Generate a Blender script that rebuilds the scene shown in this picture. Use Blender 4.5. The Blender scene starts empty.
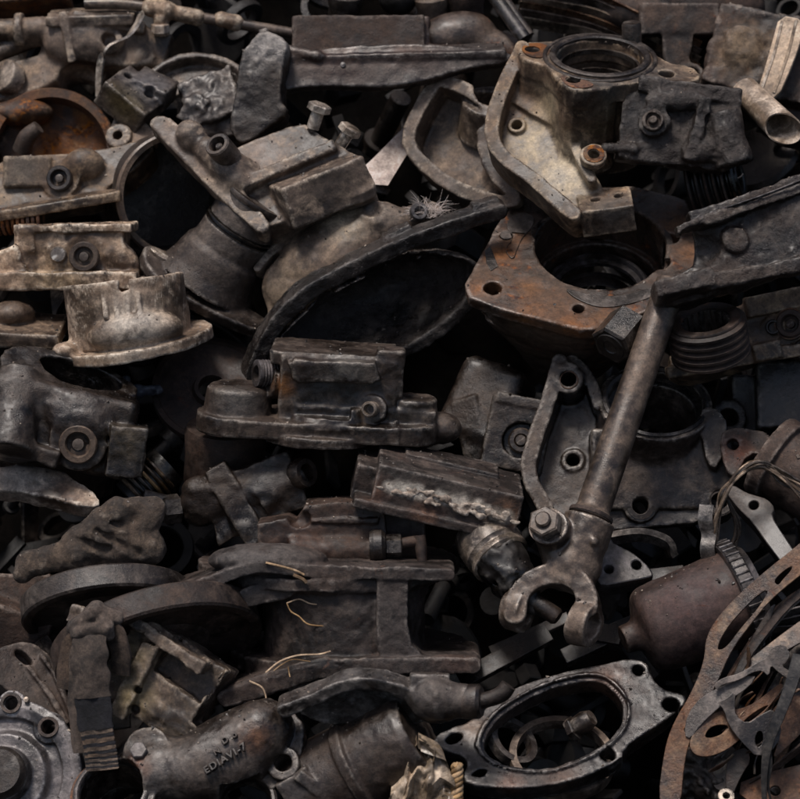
import bpy, math, random
import numpy as np
from mathutils import Vector, Matrix
rnd = random.Random(7)
SC = bpy.context.scene
COL = SC.collection

# ------------------------------------------------------------------ camera
PITCH = math.radians(20); DIST = 2.6; WID = 0.8
cr = np.array([1.0, 0, 0]); cu = np.array([0, math.sin(PITCH), math.cos(PITCH)]); cb = np.array([0, -math.cos(PITCH), math.sin(PITCH)])
TARGET = np.array([0, 0, 0.95]); CAMPOS = TARGET + DIST * cb
VIEW = np.array([cr, cu, cb]).T            # columns: right, up, towards the viewer
cam = bpy.data.cameras.new('camera'); camo = bpy.data.objects.new('camera', cam); COL.objects.link(camo)
camo.matrix_world = Matrix([[*VIEW[i], CAMPOS[i]] for i in range(3)] + [[0, 0, 0, 1]])
cam.sensor_width = 36; cam.lens = 36 * DIST / WID; cam.clip_start = 0.05; cam.clip_end = 100
cam.dof.use_dof = True; cam.dof.focus_distance = DIST - 0.13; cam.dof.aperture_fstop = 8.0
SC.camera = camo
# ------------------------------------------------------------------ light: soft overcast day
SUN_EL, SUN_AZ = math.radians(74), math.radians(-55)   # azimuth measured from straight behind the camera, to its left
w = bpy.data.worlds.new('World'); SC.world = w; w.use_nodes = True
nt = w.node_tree; bg = nt.nodes['Background']
sky = nt.nodes.new('ShaderNodeTexSky'); sky.sky_type = 'NISHITA'; sky.sun_disc = False
sky.sun_elevation = SUN_EL; sky.sun_rotation = math.pi + SUN_AZ * -1; sky.dust_density = 4.0; sky.air_density = 1.0; sky.ozone_density = 1.0
nt.links.new(sky.outputs[0], bg.inputs[0]); bg.inputs[1].default_value = 0.05
sl = bpy.data.lights.new('sun', 'SUN'); sl.energy = 1.5; sl.angle = math.radians(14); sl.color = (1, 0.94, 0.89)
so = bpy.data.objects.new('sun', sl); COL.objects.link(so)
sd = Vector((math.sin(SUN_AZ) * math.cos(SUN_EL), -math.cos(SUN_AZ) * math.cos(SUN_EL), math.sin(SUN_EL)))
so.rotation_euler = sd.to_track_quat('Z', 'Y').to_euler(); so.location = sd * 5
SC.view_settings.view_transform = 'Standard'; SC.view_settings.look = 'None'
SC.view_settings.gamma = 1; SC.view_settings.exposure = 0.95
SC.render.film_transparent = False
SC.cycles.max_bounces = 6; SC.cycles.diffuse_bounces = 3; SC.cycles.glossy_bounces = 3

# ------------------------------------------------------------------ picture position -> place
def base_depth(py): return 0.30 * (py - 400)       # the face of the heap leans back: higher up lies farther away (mm)
def unit(v): v = np.array(v, float); return v / np.linalg.norm(v)
def frame(z=(0, 0, 1), x=(1, 0, 0)):
    z = unit(z); x = np.array(x, float); x = x - z * (x @ z)
    if np.linalg.norm(x) < 1e-6: x = np.cross((0, 1, 0), z)
    x = unit(x); return np.array([x, np.cross(z, x), z]).T

# ------------------------------------------------------------------ materials
def hexc(h):
    c = [int(h[i:i + 2], 16) / 255 for i in (0, 2, 4)]
    return tuple(((v + 0.055) / 1.055) ** 2.4 if v > 0.04045 else v / 12.92 for v in c) + (1,)
MATS = {}
def warm(h):
    c = hexc(h); return (c[0] * 1.05, c[1] * 0.965, c[2] * 0.93, 1)
def metal(name, dark, base, light, rust='6b3418', ramt=0.0, rough=0.55, met=0.2, dust=0.5, bump=0.5, edge=0.5, scale=1.0, grit=1.0):
    m = bpy.data.materials.new(name); m.use_nodes = True; MATS[name] = m
    t = m.node_tree; N = t.nodes; L = t.links; P = N['Principled BSDF']
    tc = N.new('ShaderNodeTexCoord'); oi = N.new('ShaderNodeObjectInfo')
    ml = N.new('ShaderNodeMath'); ml.operation = 'MULTIPLY'; ml.inputs[1].default_value = 31.7; L.new(oi.outputs['Random'], ml.inputs[0])
    va = N.new('ShaderNodeVectorMath'); va.operation = 'ADD'; L.new(tc.outputs['Object'], va.inputs[0]); L.new(ml.outputs[0], va.inputs[1])
    def noise(sc, det=6, rg=0.6, dist=0.0):
        n = N.new('ShaderNodeTexNoise'); n.inputs['Scale'].default_value = sc * scale; n.inputs['Detail'].default_value = det
        n.inputs['Roughness'].default_value = rg; n.inputs['Distortion'].default_value = dist; L.new(va.outputs[0], n.inputs['Vector']); return n.outputs['Fac']
    def ramp(src, a, b, inv=False):
        r = N.new('ShaderNodeMapRange'); r.interpolation_type = 'SMOOTHSTEP'; r.inputs[1].default_value = a; r.inputs[2].default_value = b
        if inv: r.inputs[3].default_value = 1; r.inputs[4].default_value = 0
        L.new(src, r.inputs[0]); return r.outputs[0]
    def math_(op, a, b):
        n = N.new('ShaderNodeMath'); n.operation = op
        for i, v in enumerate((a, b)):
            if isinstance(v, (int, float)): n.inputs[i].default_value = v
            else: L.new(v, n.inputs[i])
        return n.outputs[0]
    def mix(f, a, b, mode='MIX'):
        n = N.new('ShaderNodeMix'); n.data_type = 'RGBA'; n.blend_type = mode
        if isinstance(f, (int, float)): n.inputs[0].default_value = f
        else: L.new(f, n.inputs[0])
        for i, v in ((6, a), (7, b)):
            if isinstance(v, tuple): n.inputs[i].default_value = v
            else: L.new(v, n.inputs[i])
        return n.outputs[2]
    n1 = noise(13, 7, 0.62, 0.3); n2 = noise(42, 8, 0.68, 0.4); n3 = noise(150, 6, 0.7)
    dk = warm(dark); dk = (dk[0] * .62, dk[1] * .62, dk[2] * .62, 1)
    c = mix(ramp(n1, 0.38, 0.62), dk, warm(base))
    c = mix(math_('MULTIPLY', ramp(n2, 0.47, 0.68), dust), c, warm(light))
    if edge:
        g = N.new('ShaderNodeNewGeometry')
        ew = N.new('ShaderNodeAttribute'); ew.attribute_name = 'edge_wear_glint'
        e = math_('MULTIPLY', math_('MAXIMUM', ramp(g.outputs['Pointiness'], 0.57, 0.66), ramp(ew.outputs['Fac'], 0.09, 0.32)), ramp(n3, 0.36, 0.60))
        em = math_('MULTIPLY', math_('MULTIPLY', e, ramp(n2, 0.36, 0.58)), edge)
    at = N.new('ShaderNodeAttribute'); at.attribute_name = 'stain'; af = N.new('ShaderNodeAttribute'); af.attribute_name = 'stain_amount'
    sf = math_('MULTIPLY', af.outputs['Fac'], ramp(math_('ADD', math_('MULTIPLY', n2, 0.6), math_('MULTIPLY', n1, 0.4)), 0.33, 0.55))
    c = mix(sf, c, at.outputs['Color'])
    rm = None
    if ramt > 0:
        nr = noise(24, 9, 0.72, 0.8)
        rm = ramp(nr, 0.70 - 0.35 * ramt, 0.78 - 0.30 * ramt)
        c = mix(rm, c, mix(ramp(n3, 0.4, 0.65), hexc('3a2018'), hexc(rust)))
    if edge: c = mix(em, c, mix(0.25, hexc(light), hexc('a39e99')))  # paler convex edges: wear, with edge highlights painted into the colour
    # oily black blotches and fine speckle
    c = mix(math_('MULTIPLY', ramp(noise(70, 5, 0.7, 0.6), 0.60, 0.70), 0.55), c, hexc('14110f'))
    c = mix(0.5, c, mix(ramp(n3, 0.3, 0.7), (0.18, 0.18, 0.18, 1), (0.86, 0.84, 0.81, 1)), 'OVERLAY')
    c = mix(0.35, c, mix(ramp(noise(460, 4, 0.75), 0.32, 0.68), (0.2, 0.2, 0.2, 1), (0.82, 0.81, 0.8, 1)), 'OVERLAY')
    sp = ramp(noise(520, 2, 0.5), 0.735, 0.77)
    c = mix(math_('MULTIPLY', sp, 0.35 * grit), c, hexc('9a8f82'))
    vr = N.new('ShaderNodeMapRange'); vr.inputs[3].default_value = 0.80; vr.inputs[4].default_value = 1.18; L.new(oi.outputs['Random'], vr.inputs[0])
    hv = N.new('ShaderNodeHueSaturation'); L.new(c, hv.inputs['Color']); L.new(vr.outputs[0], hv.inputs['Value'])
    r2 = N.new('ShaderNodeMath'); r2.operation = 'FRACT'; L.new(ml.outputs[0], r2.inputs[0])       # some parts greyer, some browner
    sr = N.new('ShaderNodeMapRange'); sr.inputs[3].default_value = 0.85; sr.inputs[4].default_value = 1.25; L.new(r2.outputs[0], sr.inputs[0]); L.new(sr.outputs[0], hv.inputs['Saturation'])
    c = hv.outputs[0]
    L.new(c, P.inputs['Base Color'])
    if met > 0.1:                                                # old oil film
        L.new(math_('MULTIPLY', ramp(n1, 0.40, 0.60, True), 0.35), P.inputs['Coat Weight']); P.inputs['Coat Roughness'].default_value = 0.32
    rr = math_('ADD', math_('MULTIPLY', ramp(math_('ADD', math_('MULTIPLY', n2, 0.5), math_('MULTIPLY', n1, 0.5)), 0.38, 0.62), 0.42), rough - 0.26)
    if rm is not None: rr = math_('ADD', rr, math_('MULTIPLY', rm, 0.25))
    if edge: rr = math_('SUBTRACT', rr, math_('MULTIPLY', em, 0.15))
    L.new(rr, P.inputs['Roughness']); P.inputs['Metallic'].default_value = met
    P.inputs['Specular IOR Level'].default_value = 0.5 if name != 'dirt' else 0.05
    b1 = N.new('ShaderNodeBump'); b1.inputs['Strength'].default_value = 0.5 * bump; b1.inputs['Distance'].default_value = 0.003
    hh = math_('ADD', math_('ADD', math_('MULTIPLY', noise(75, 9, 0.7), 1.0), math_('MULTIPLY', ramp(noise(190, 4, 0.7), 0.56, 0.66), -0.16)), math_('MULTIPLY', noise(330, 6, 0.75), 0.55))
    L.new(hh, b1.inputs['Height']); L.new(b1.outputs[0], P.inputs['Normal'])
    return m
metal('grime', '16120f', '2d2723', '4f4841', rough=0.42, dust=0.4, bump=0.9, edge=0.5)
metal('tar', '1a1614', '322c29', '56504b', rough=0.38, dust=0.5, bump=1.6, edge=0.45)
metal('iron', '221d1a', '3c3632', '665f58', ramt=0.12, rough=0.5, dust=0.5, bump=0.7, edge=0.8)
metal('iron_dark', '1c1a19', '353130', '5a5653', ramt=0.10, rough=0.42, dust=0.4, bump=0.6, edge=0.8, met=0.3)
metal('gap_shade_scrap', '0b0908', '161210', '221d1a', rough=0.7, dust=0.3, bump=0.6, edge=0, met=0, grit=0)  # scrap in the gaps, its colour blackened to stand in for deep shade
metal('iron_blue', '2b2928', '4a4847', '77767a', ramt=0.05, rough=0.42, dust=0.5, bump=0.6, edge=0.9, met=0.35)
metal('worn_steel', '37312c', '5b534c', '857a6f', ramt=0.06, rough=0.52, dust=0.45, bump=0.45, edge=0.8, met=0.25)
metal('dusty', '332b25', '62564b', 'a0907c', ramt=0.10, rough=0.62, dust=0.6, bump=0.45, edge=0.6, met=0.0)
metal('beige', '4a3f36', '887a6c', 'c9bcab', ramt=0.06, rough=0.7, dust=0.7, bump=0.4, edge=0.8, met=0.0)
metal('rust_plate', '2e241e', '4b3d34', '6d6058', rust='82502c', ramt=0.36, rough=0.6, dust=0.4, bump=0.8, edge=0.7)
metal('rust_brown', '211a16', '3b302a', '61544b', rust='60402d', ramt=0.28, rough=0.7, dust=0.4, bump=0.8, edge=0.6, met=0.05)
metal('rust_red', '251c17', '3f322b', '5c4e45', rust='54352a', ramt=0.25, rough=0.7, dust=0.35, bump=0.5, edge=0.4, met=0.05)
metal('rust_orange', '33251c', '5f402a', '80664c', rust='87552c', ramt=0.5, rough=0.75, dust=0.4, bump=0.8, edge=0.4, met=0.0)
metal('gasket', '2d231d', '5e4839', '94826f', rust='704a33', ramt=0.36, rough=0.45, dust=0.6, bump=0.7, edge=0.5, met=0.3)
metal('gasket_grey', '2b2826', '4b4744', '7d7976', rust='6b4a36', ramt=0.2, rough=0.45, dust=0.6, bump=0.6, edge=0.5, met=0.3)
metal('aluminium', '302f2f', '545254', '88878a', rust='4a3a30', ramt=0.10, rough=0.45, dust=0.5, bump=0.5, edge=0.7, met=0.3)
metal('bright_steel', '57524c', '9d968c', 'd4cdc2', ramt=0.06, rough=0.38, dust=0.6, bump=0.4, edge=0.8, met=0.35)
metal('dirt', '060505', '0b0a09', '100e0d', rough=0.95, dust=0.3, bump=1.4, edge=0, met=0, grit=0)  # heap core: near-black colour carries the shade of the gaps
metal('rubber', '0f0e0d', '1a1817', '33302d', rough=0.5, dust=0.35, bump=0.3, edge=0.5, met=0)
metal('rag', '2d2722', '4c433b', '6f6458', rough=0.95, dust=0.6, bump=1.2, edge=0.4, met=0, scale=1.4)
metal('belt_cloth', '2e2824', '4e4640', '665d55', rough=0.95, dust=0.4, bump=0.7, edge=0.2, met=0, scale=2)
metal('belt_dark', '17171b', '24252b', '35363d', rough=0.95, dust=0.4, bump=0.7, edge=0.1, met=0, scale=2, grit=0.3)
metal('plastic_pale', '7d7265', 'b5a999', 'ddd4c6', rough=0.55, ramt=0.05, dust=0.6, bump=0.35, edge=0.5, met=0)
metal('paper_white', 'd0c9c4', 'e6e1dd', 'f2efec', rough=0.8, dust=0.6, bump=0.2, edge=0, met=0)
metal('bag', '6e675c', 'aba294', 'd6cec0', rough=0.45, dust=0.6, bump=0.3, edge=0.4, met=0)
metal('straw', '7a6750', 'b09a7c', 'd2c0a4', rough=0.8, dust=0.6, bump=0.2, edge=0, met=0)
metal('straw_dull', '4a4038', '74675a', '8d8174', rough=0.95, dust=0.4, bump=0.6, edge=0, met=0, scale=2)
metal('brass_worn', '2c241c', '5e4e3a', 'a08a6a', rough=0.4, dust=0.6, bump=0.4, edge=0.6, met=0.5)
metal('blue_plastic', '3b4250', '5a6474', '8b94a3', rough=0.45, dust=0.5, bump=0.3, edge=0.3, met=0)
metal('wire', '3a332d', '6e6459', 'a89c8e', rough=0.38, dust=0.6, bump=0.3, edge=0.2, met=0.4)

# ------------------------------------------------------------------ signed distance bodies (cast iron with fillets)
def chaikin(p, it=2, closed=True):
    p = np.array(p, float)
    for _ in range(it):
        q = np.roll(p, -1, 0)
        if closed: p = np.stack([0.75 * p + 0.25 * q, 0.25 * p + 0.75 * q], 1).reshape(-1, 2)
        else:
            a = np.stack([0.75 * p[:-1] + 0.25 * p[1:], 0.25 * p[:-1] + 0.75 * p[1:]], 1).reshape(-1, 2)
            p = np.concatenate([p[:1], a, p[-1:]])
    return p
def circle(c, r, n=28): return [(c[0] + r * math.cos(2 * math.pi * i / n), c[1] + r * math.sin(2 * math.pi * i / n)) for i in range(n)]
def sd_poly(U, V, P):
    d = None; s = None; n = len(P)
    for i in range(n):
        a = P[i]; b = P[i - 1]; e = b - a
        wx = U - a[0]; wy = V - a[1]; h = np.clip((wx * e[0] + wy * e[1]) / (e @ e + 1e-9), 0, 1)
        dx = wx - e[0] * h; dy = wy - e[1] * h; dd = dx * dx + dy * dy
        d = dd if d is None else np.minimum(d, dd)
        c1 = V >= a[1]; c2 = V < b[1]; c3 = e[0] * wy > e[1] * wx
        fl = (c1 & c2 & c3) | (~c1 & ~c2 & ~c3)
        s = fl if s is None else s ^ fl
    return np.where(s, -1, 1) * np.sqrt(d)
def sd_line(U, V, P):
    d = None
    for i in range(len(P) - 1):
        a = P[i]; e = P[i + 1] - a
        wx = U - a[0]; wy = V - a[1]; h = np.clip((wx * e[0] + wy * e[1]) / (e @ e + 1e-9), 0, 1)
        dd = (wx - e[0] * h) ** 2 + (wy - e[1] * h) ** 2
        d = dd if d is None else np.minimum(d, dd)
    return np.sqrt(d)
RDK = 0.55
def slab(d2, W, lo, hi, rd):
    rd = rd * RDK
    dw = np.abs(W - (lo + hi) / 2) - (hi - lo) / 2 + rd; d2 = d2 + rd
    return np.minimum(np.maximum(d2, dw), 0) + np.sqrt(np.maximum(d2, 0) ** 2 + np.maximum(dw, 0) ** 2) - rd

class Body:
    def __init__(s, T, vox=2.2): s.T = T; s.vox = vox; s.ops = []
    def _op(s, fn, lo, hi, k, cut): s.ops.append((fn, np.array(lo, float), np.array(hi, float), k, cut)); return s
    def cone(s, p0, p1, r0, r1=None, rd=1.5, k=4, cut=False):
        a = s.T.L(p0); b = s.T.L(p1); return s._cone(a, b, r0, r0 if r1 is None else r1, rd, k, cut)
    def cyl(s, c, n, r, lo, hi, r1=None, rd=1.5, k=4, cut=False):
        c = s.T.L(c); n = s.T.V(n); return s._cone(c + n * lo, c + n * hi, r, r if r1 is None else r1, rd, k, cut)
    def _cone(s, a, b, r0, r1, rd, k, cut):
        ax = b - a; h = np.linalg.norm(ax); ax = ax / h; m = max(r0, r1)
        def fn(X, Y, Z):
            x = X - a[0]; y = Y - a[1]; z = Z - a[2]
            t = x * ax[0] + y * ax[1] + z * ax[2]
            q = np.sqrt(np.maximum(x * x + y * y + z * z - t * t, 0))
            rr = r0 + (r1 - r0) * np.clip(t / h, 0, 1)
            cs = h / math.hypot(h, r1 - r0)
            return slab((q - rr) * cs, t, 0, h, rd)
        e = m * np.sqrt(np.maximum(0, 1 - ax ** 2))
        return s._op(fn, np.minimum(a, b) - e, np.maximum(a, b) + e, k, cut)
    def cap(s, p0, p1, r0, r1=None, k=6, cut=False):
        a = s.T.L(p0); b = s.T.L(p1); r1 = r0 if r1 is None else r1; ax = b - a; h2 = ax @ ax + 1e-9
        def fn(X, Y, Z):
            x = X - a[0]; y = Y - a[1]; z = Z - a[2]
            t = np.clip((x * ax[0] + y * ax[1] + z * ax[2]) / h2, 0, 1)
            return np.sqrt((x - ax[0] * t) ** 2 + (y - ax[1] * t) ** 2 + (z - ax[2] * t) ** 2) - (r0 + (r1 - r0) * t)
        m = max(r0, r1); return s._op(fn, np.minimum(a, b) - m, np.maximum(a, b) + m, k, cut)
    def box(s, c, half, rd=2.5, z=(0, 0, 1), x=(1, 0, 0), k=5, cut=False):
        c = s.T.L(c); A = s.T.M.T @ frame(z, x); hf = np.array(half, float); rd = rd * RDK if rd < 7 else rd
        def fn(X, Y, Z):
            p = [X - c[0], Y - c[1], Z - c[2]]; q = []
            for i in range(3): q.append(np.abs(p[0] * A[0, i] + p[1] * A[1, i] + p[2] * A[2, i]) - hf[i] + rd)
            o = np.maximum(q[0], 0) ** 2 + np.maximum(q[1], 0) ** 2 + np.maximum(q[2], 0) ** 2
            return np.sqrt(o) + np.minimum(np.maximum(np.maximum(q[0], q[1]), q[2]), 0) - rd
        e = np.abs(A) @ hf; return s._op(fn, c - e, c + e, k, cut)
    def ell(s, c, rad, z=(0, 0, 1), x=(1, 0, 0), k=6, cut=False):
        c = s.T.L(c); A = s.T.M.T @ frame(z, x); r = np.array(rad, float)
        def fn(X, Y, Z):
            p = [X - c[0], Y - c[1], Z - c[2]]; q = [p[0] * A[0, i] + p[1] * A[1, i] + p[2] * A[2, i] for i in range(3)]
            k0 = np.sqrt(sum((q[i] / r[i]) ** 2 for i in range(3))); k1 = np.sqrt(sum((q[i] / r[i] ** 2) ** 2 for i in range(3))) + 1e-6
            return k0 * (k0 - 1) / k1
        e = np.abs(A) @ r; return s._op(fn, c - e, c + e, k, cut)
    def _flat(s, poly, o, n, x, lo, hi, fn2, pad, rd, k, cut):
        F, c, P = s.T.plane(poly, o, n, x)
        al = np.allclose(F, np.eye(3), atol=1e-6)
        def fn(X, Y, Z):
            if al: return slab(fn2(X - c[0], Y - c[1], P), Z - c[2], lo, hi, rd)
            x_ = X - c[0]; y_ = Y - c[1]; z_ = Z - c[2]
            g = [x_ * F[0, i] + y_ * F[1, i] + z_ * F[2, i] for i in range(3)]
            return slab(fn2(g[0], g[1], P), g[2], lo, hi, rd)
        pts = np.array([[u, v, h] for u, v in P for h in (lo, hi)]) @ F.T + c
        return s._op(fn, pts.min(0) - pad, pts.max(0) + pad, k, cut)
    def prism(s, poly, o, n=None, lo=-5, hi=5, x=(1, 0, 0), sm=0, grow=0, rd=2, k=4, cut=False):
        if sm: poly = chaikin(poly, sm)
        return s._flat(poly, o, n, x, lo, hi, lambda U, V, P: sd_poly(U, V, P) - grow, grow, rd, k, cut)
    def band(s, line, w, o, n=None, lo=-5, hi=5, x=(1, 0, 0), sm=2, rd=2, k=4, cut=False, closed=False):
        if closed: line = list(line) + [line[0]]
        if sm: line = chaikin(line, sm, False)
        return s._flat(line, o, n, x, lo, hi, lambda U, V, P: sd_line(U, V, P) - w, w, rd, k, cut)
    def rev(s, c, n, prof, k=3, cut=False):
        c = s.T.L(c); ax = s.T.V(n); P = np.array(prof, float)
        def fn(X, Y, Z):
            x = X - c[0]; y = Y - c[1]; z = Z - c[2]; t = x * ax[0] + y * ax[1] + z * ax[2]
            return sd_poly(np.sqrt(np.maximum(x * x + y * y + z * z - t * t, 0)), t, P)
        m = P[:, 0].max(); e = m * np.sqrt(np.maximum(0, 1 - ax ** 2)); a = c + ax * P[:, 1].min(); b = c + ax * P[:, 1].max()
        return s._op(fn, np.minimum(a, b) - e, np.maximum(a, b) + e, k, cut)
    def half(s, c, n, k=2):
        c = s.T.L(c); n = s.T.V(n)
        return s._op(lambda X, Y, Z: -((X - c[0]) * n[0] + (Y - c[1]) * n[1] + (Z - c[2]) * n[2]), [-1e4] * 3, [1e4] * 3, k, True)
    def mesh(s, noise=((28, .8), (9, 0.45), (4.5, .2)), seed=0):
        v = s.vox; na = sum(a for _, a in noise); pad = 3 * v + na + 2
        lo = np.min([o[1] for o in s.ops if not o[4]], 0) - pad; hi = np.max([o[2] for o in s.ops if not o[4]], 0) + pad
        n = np.ceil((hi - lo) / v).astype(int) + 1
        ax = [(lo[i] + v * np.arange(n[i])).astype(np.float32) for i in range(3)]
        D = np.full(n, 12.0, np.float32)
        for fn, a, b, k, cut in s.ops:
            k = k * 0.65 if k > 2 else k
            i0 = np.clip(np.floor((a - pad - k - lo) / v).astype(int), 0, n); i1 = np.clip(np.ceil((b + pad + k - lo) / v).astype(int) + 1, 0, n)
            if (i1 <= i0).any(): continue
            sl = tuple(slice(i0[i], i1[i]) for i in range(3))
            d = fn(ax[0][sl[0]][:, None, None], ax[1][sl[1]][None, :, None], ax[2][sl[2]][None, None, :]).astype(np.float32)
            c = D[sl]
            if cut:
                q = -d; h = np.maximum(k - np.abs(c - q), 0); D[sl] = np.maximum(c, q) + h * h / (4 * k)
            else:
                h = np.maximum(k - np.abs(c - d), 0); D[sl] = np.minimum(c, d) - h * h / (4 * k)
        rs = np.random.RandomState(seed + 11)
        for sc, am in noise:
            lat = None; A = []
            for i in range(3):
                t = (ax[i] - lo[i]) / sc; j = np.floor(t).astype(int); f = t - j; f = f * f * (3 - 2 * f); m = j.max() + 2
                W = np.zeros((len(t), m), np.float32); W[np.arange(len(t)), j] += 1 - f; W[np.arange(len(t)), j + 1] += f; A.append(W)
            lat = rs.uniform(-1, 1, [a.shape[1] for a in A]).astype(np.float32)
            lat = np.tensordot(A[0], lat, (1, 0)); lat = np.einsum('jb,ibc->ijc', A[1], lat, optimize=True); lat = lat @ A[2].T
            D += am * lat
        return nets(D, lo, v)

def nets(D, lo, v):
    n = D.shape
    D[0] = D[-1] = 5; D[:, 0] = D[:, -1] = 5; D[:, :, 0] = D[:, :, -1] = 5
    I = D < 0
    S = [I[a:n[0] - 1 + a, b:n[1] - 1 + b, c:n[2] - 1 + c] for a in (0, 1) for b in (0, 1) for c in (0, 1)]
    cnt = sum(x.astype(np.int8) for x in S); act = (cnt > 0) & (cnt < 8)
    ids = np.full(act.shape, -1, np.int32); cells = np.argwhere(act); ids[act] = np.arange(len(cells))
    cor = np.array([(a, b, c) for a in (0, 1) for b in (0, 1) for c in (0, 1)])
    vals = np.stack([D[cells[:, 0] + a, cells[:, 1] + b, cells[:, 2] + c] for a, b, c in cor], 1)
    P = np.zeros((len(cells), 3)); W = np.zeros(len(cells))
    G = np.stack(np.gradient(D), -1); G /= np.linalg.norm(G, axis=-1, keepdims=True) + 1e-6
    gc = np.stack([G[cells[:, 0] + a, cells[:, 1] + b, cells[:, 2] + c] for a, b, c in cor], 1); del G
    pts = []; nrm = []; msk = []
    for i in range(8):
        for bit in (1, 2, 4):
            j = i | bit
            if j == i: continue
            a = vals[:, i]; b = vals[:, j]; m = (a < 0) != (b < 0)
            t = np.where(m, a / np.where(m, a - b, 1), 0)[:, None]
            p = cor[i] + t * (cor[j] - cor[i]); P += np.where(m[:, None], p, 0); W += m
            g = gc[:, i] * (1 - t) + gc[:, j] * t; pts.append(p); nrm.append(g * m[:, None])
    P /= W[:, None]                                   # dual contouring: keep machined edges sharp
    A = np.tile(np.eye(3) * 0.12, (len(cells), 1, 1)); B = np.zeros((len(cells), 3))
    for p, g in zip(pts, nrm):
        A += g[:, :, None] * g[:, None, :]; B += g * np.sum(g * (p - P), 1)[:, None]
    P = np.clip(P + np.linalg.solve(A, B[:, :, None])[:, :, 0], -0.1, 1.1)
    V = lo + v * (cells + P)
    Bl = D.copy()                                     # convex edges, for wear and painted highlights: blurred distance is positive there
    for axn in range(3):
        for rep in range(2):
            Bl = (np.roll(Bl, 1, axn) + Bl + np.roll(Bl, -1, axn)) / 3
    wear_glint = sum(Bl[cells[:, 0] + a, cells[:, 1] + b, cells[:, 2] + c] - D[cells[:, 0] + a, cells[:, 1] + b, cells[:, 2] + c] for a, b, c in cor) / 8 / v
    Q = []
    for axn in range(3):
        o1, o2 = [(1, 2), (2, 0), (0, 1)][axn]
        sa = [slice(1, n[i] - 1) for i in range(3)]; sb = list(sa); sa[axn] = slice(0, n[axn] - 1); sb[axn] = slice(1, n[axn])
        a = I[tuple(sa)]; b = I[tuple(sb)]; e = np.argwhere(a != b)
        if not len(e): continue
        fl = a[tuple(e.T)]
        base = e + 1; base[:, axn] -= 1
        def cell(d1, d2):
            q = base.copy(); q[:, o1] += d1; q[:, o2] += d2; return ids[tuple(q.T)]
        q = np.stack([cell(-1, -1), cell(0, -1), cell(0, 0), cell(-1, 0)], 1)
        q[~fl] = q[~fl][:, ::-1]; Q.append(q)
    return V, np.concatenate(Q), wear_glint

# ------------------------------------------------------------------ direct meshes (machined pieces), in local millimetres
def lathe(prof, seg=36, closed=True, sq=None):
    P = np.array(prof, float); V = []; F = []; m = len(P)
    for i in range(seg):
        a = 2 * math.pi * i / seg; V += [(r * math.cos(a), r * math.sin(a), z) for r, z in P]
    for i in range(seg):
        for j in range(m if closed else m - 1):
            j2 = (j + 1) % m; i2 = (i + 1) % seg; F.append((i * m + j, i2 * m + j, i2 * m + j2, i * m + j2))
    return np.array(V), F
def solid(prof, seg=36):
    "profile from the axis at the bottom round to the axis at the top"
    p = [(max(r, 0.01), z) for r, z in prof]; return lathe(p, seg, False)
def tube(pts, r, seg=10, flat=1.0, up=(0, 0, 1)):
    P = np.array(pts, float); n = len(P); r = np.broadcast_to(np.array(r, float), (n,)); V = []; F = []
    T = np.gradient(P, axis=0); T /= np.linalg.norm(T, axis=1)[:, None] + 1e-9
    u = np.cross(T[0], up); u = np.cross(T[0], (1, 0, 0)) if np.linalg.norm(u) < 1e-3 else u; u = unit(u)
    for i in range(n):
        u = unit(u - T[i] * (u @ T[i])); w_ = np.cross(T[i], u)
        for j in range(seg):
            a = 2 * math.pi * j / seg; V.append(P[i] + r[i] * (math.cos(a) * u + flat * math.sin(a) * w_))
    for i in range(n - 1):
        for j in range(seg):
            j2 = (j + 1) % seg; F.append((i * seg + j, i * seg + j2, (i + 1) * seg + j2, (i + 1) * seg + j))
    F.append(tuple(range(seg))[::-1]); F.append(tuple(range((n - 1) * seg, n * seg)))
    return np.array(V), F
def spline(pts, n=8):
    P = np.array(pts, float); P = np.vstack([2 * P[0] - P[1], P, 2 * P[-1] - P[-2]]); out = []
    for i in range(1, len(P) - 2):
        for t in np.linspace(0, 1, n, endpoint=False):
            a, b, c, d = P[i - 1:i + 3]
            out.append(0.5 * (2 * b + (c - a) * t + (2 * a - 5 * b + 4 * c - d) * t * t + (3 * b - a - 3 * c + d) * t ** 3))
    out.append(P[-2]); return np.array(out)
def hexprism(r, h, ch=0.12, n=6):
    ang = [2 * math.pi * i / n for i in range(n)]; rings = [(r * (1 - ch), 0), (r, ch * r * 0.5), (r, h - ch * r * 0.8), (r * (1 - ch), h)]
    V = [(q * math.cos(a), q * math.sin(a), z) for q, z in rings for a in ang]; F = []
    for k in range(3):
        for i in range(n): F.append((k * n + i, k * n + (i + 1) % n, (k + 1) * n + (i + 1) % n, (k + 1) * n + i))
    F.append(tuple(range(n))[::-1]); F.append(tuple(range(3 * n, 4 * n))); return np.array(V), F
def merge(*ms):
    V = []; F = []; o = 0
    for v, f in ms: V.append(np.asarray(v, float)); F += [tuple(int(i) + o for i in q) for q in f]; o += len(v)
    return np.vstack(V), F
def shift(m, d): return np.asarray(m[0]) + np.array(d, float), m[1]
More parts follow.
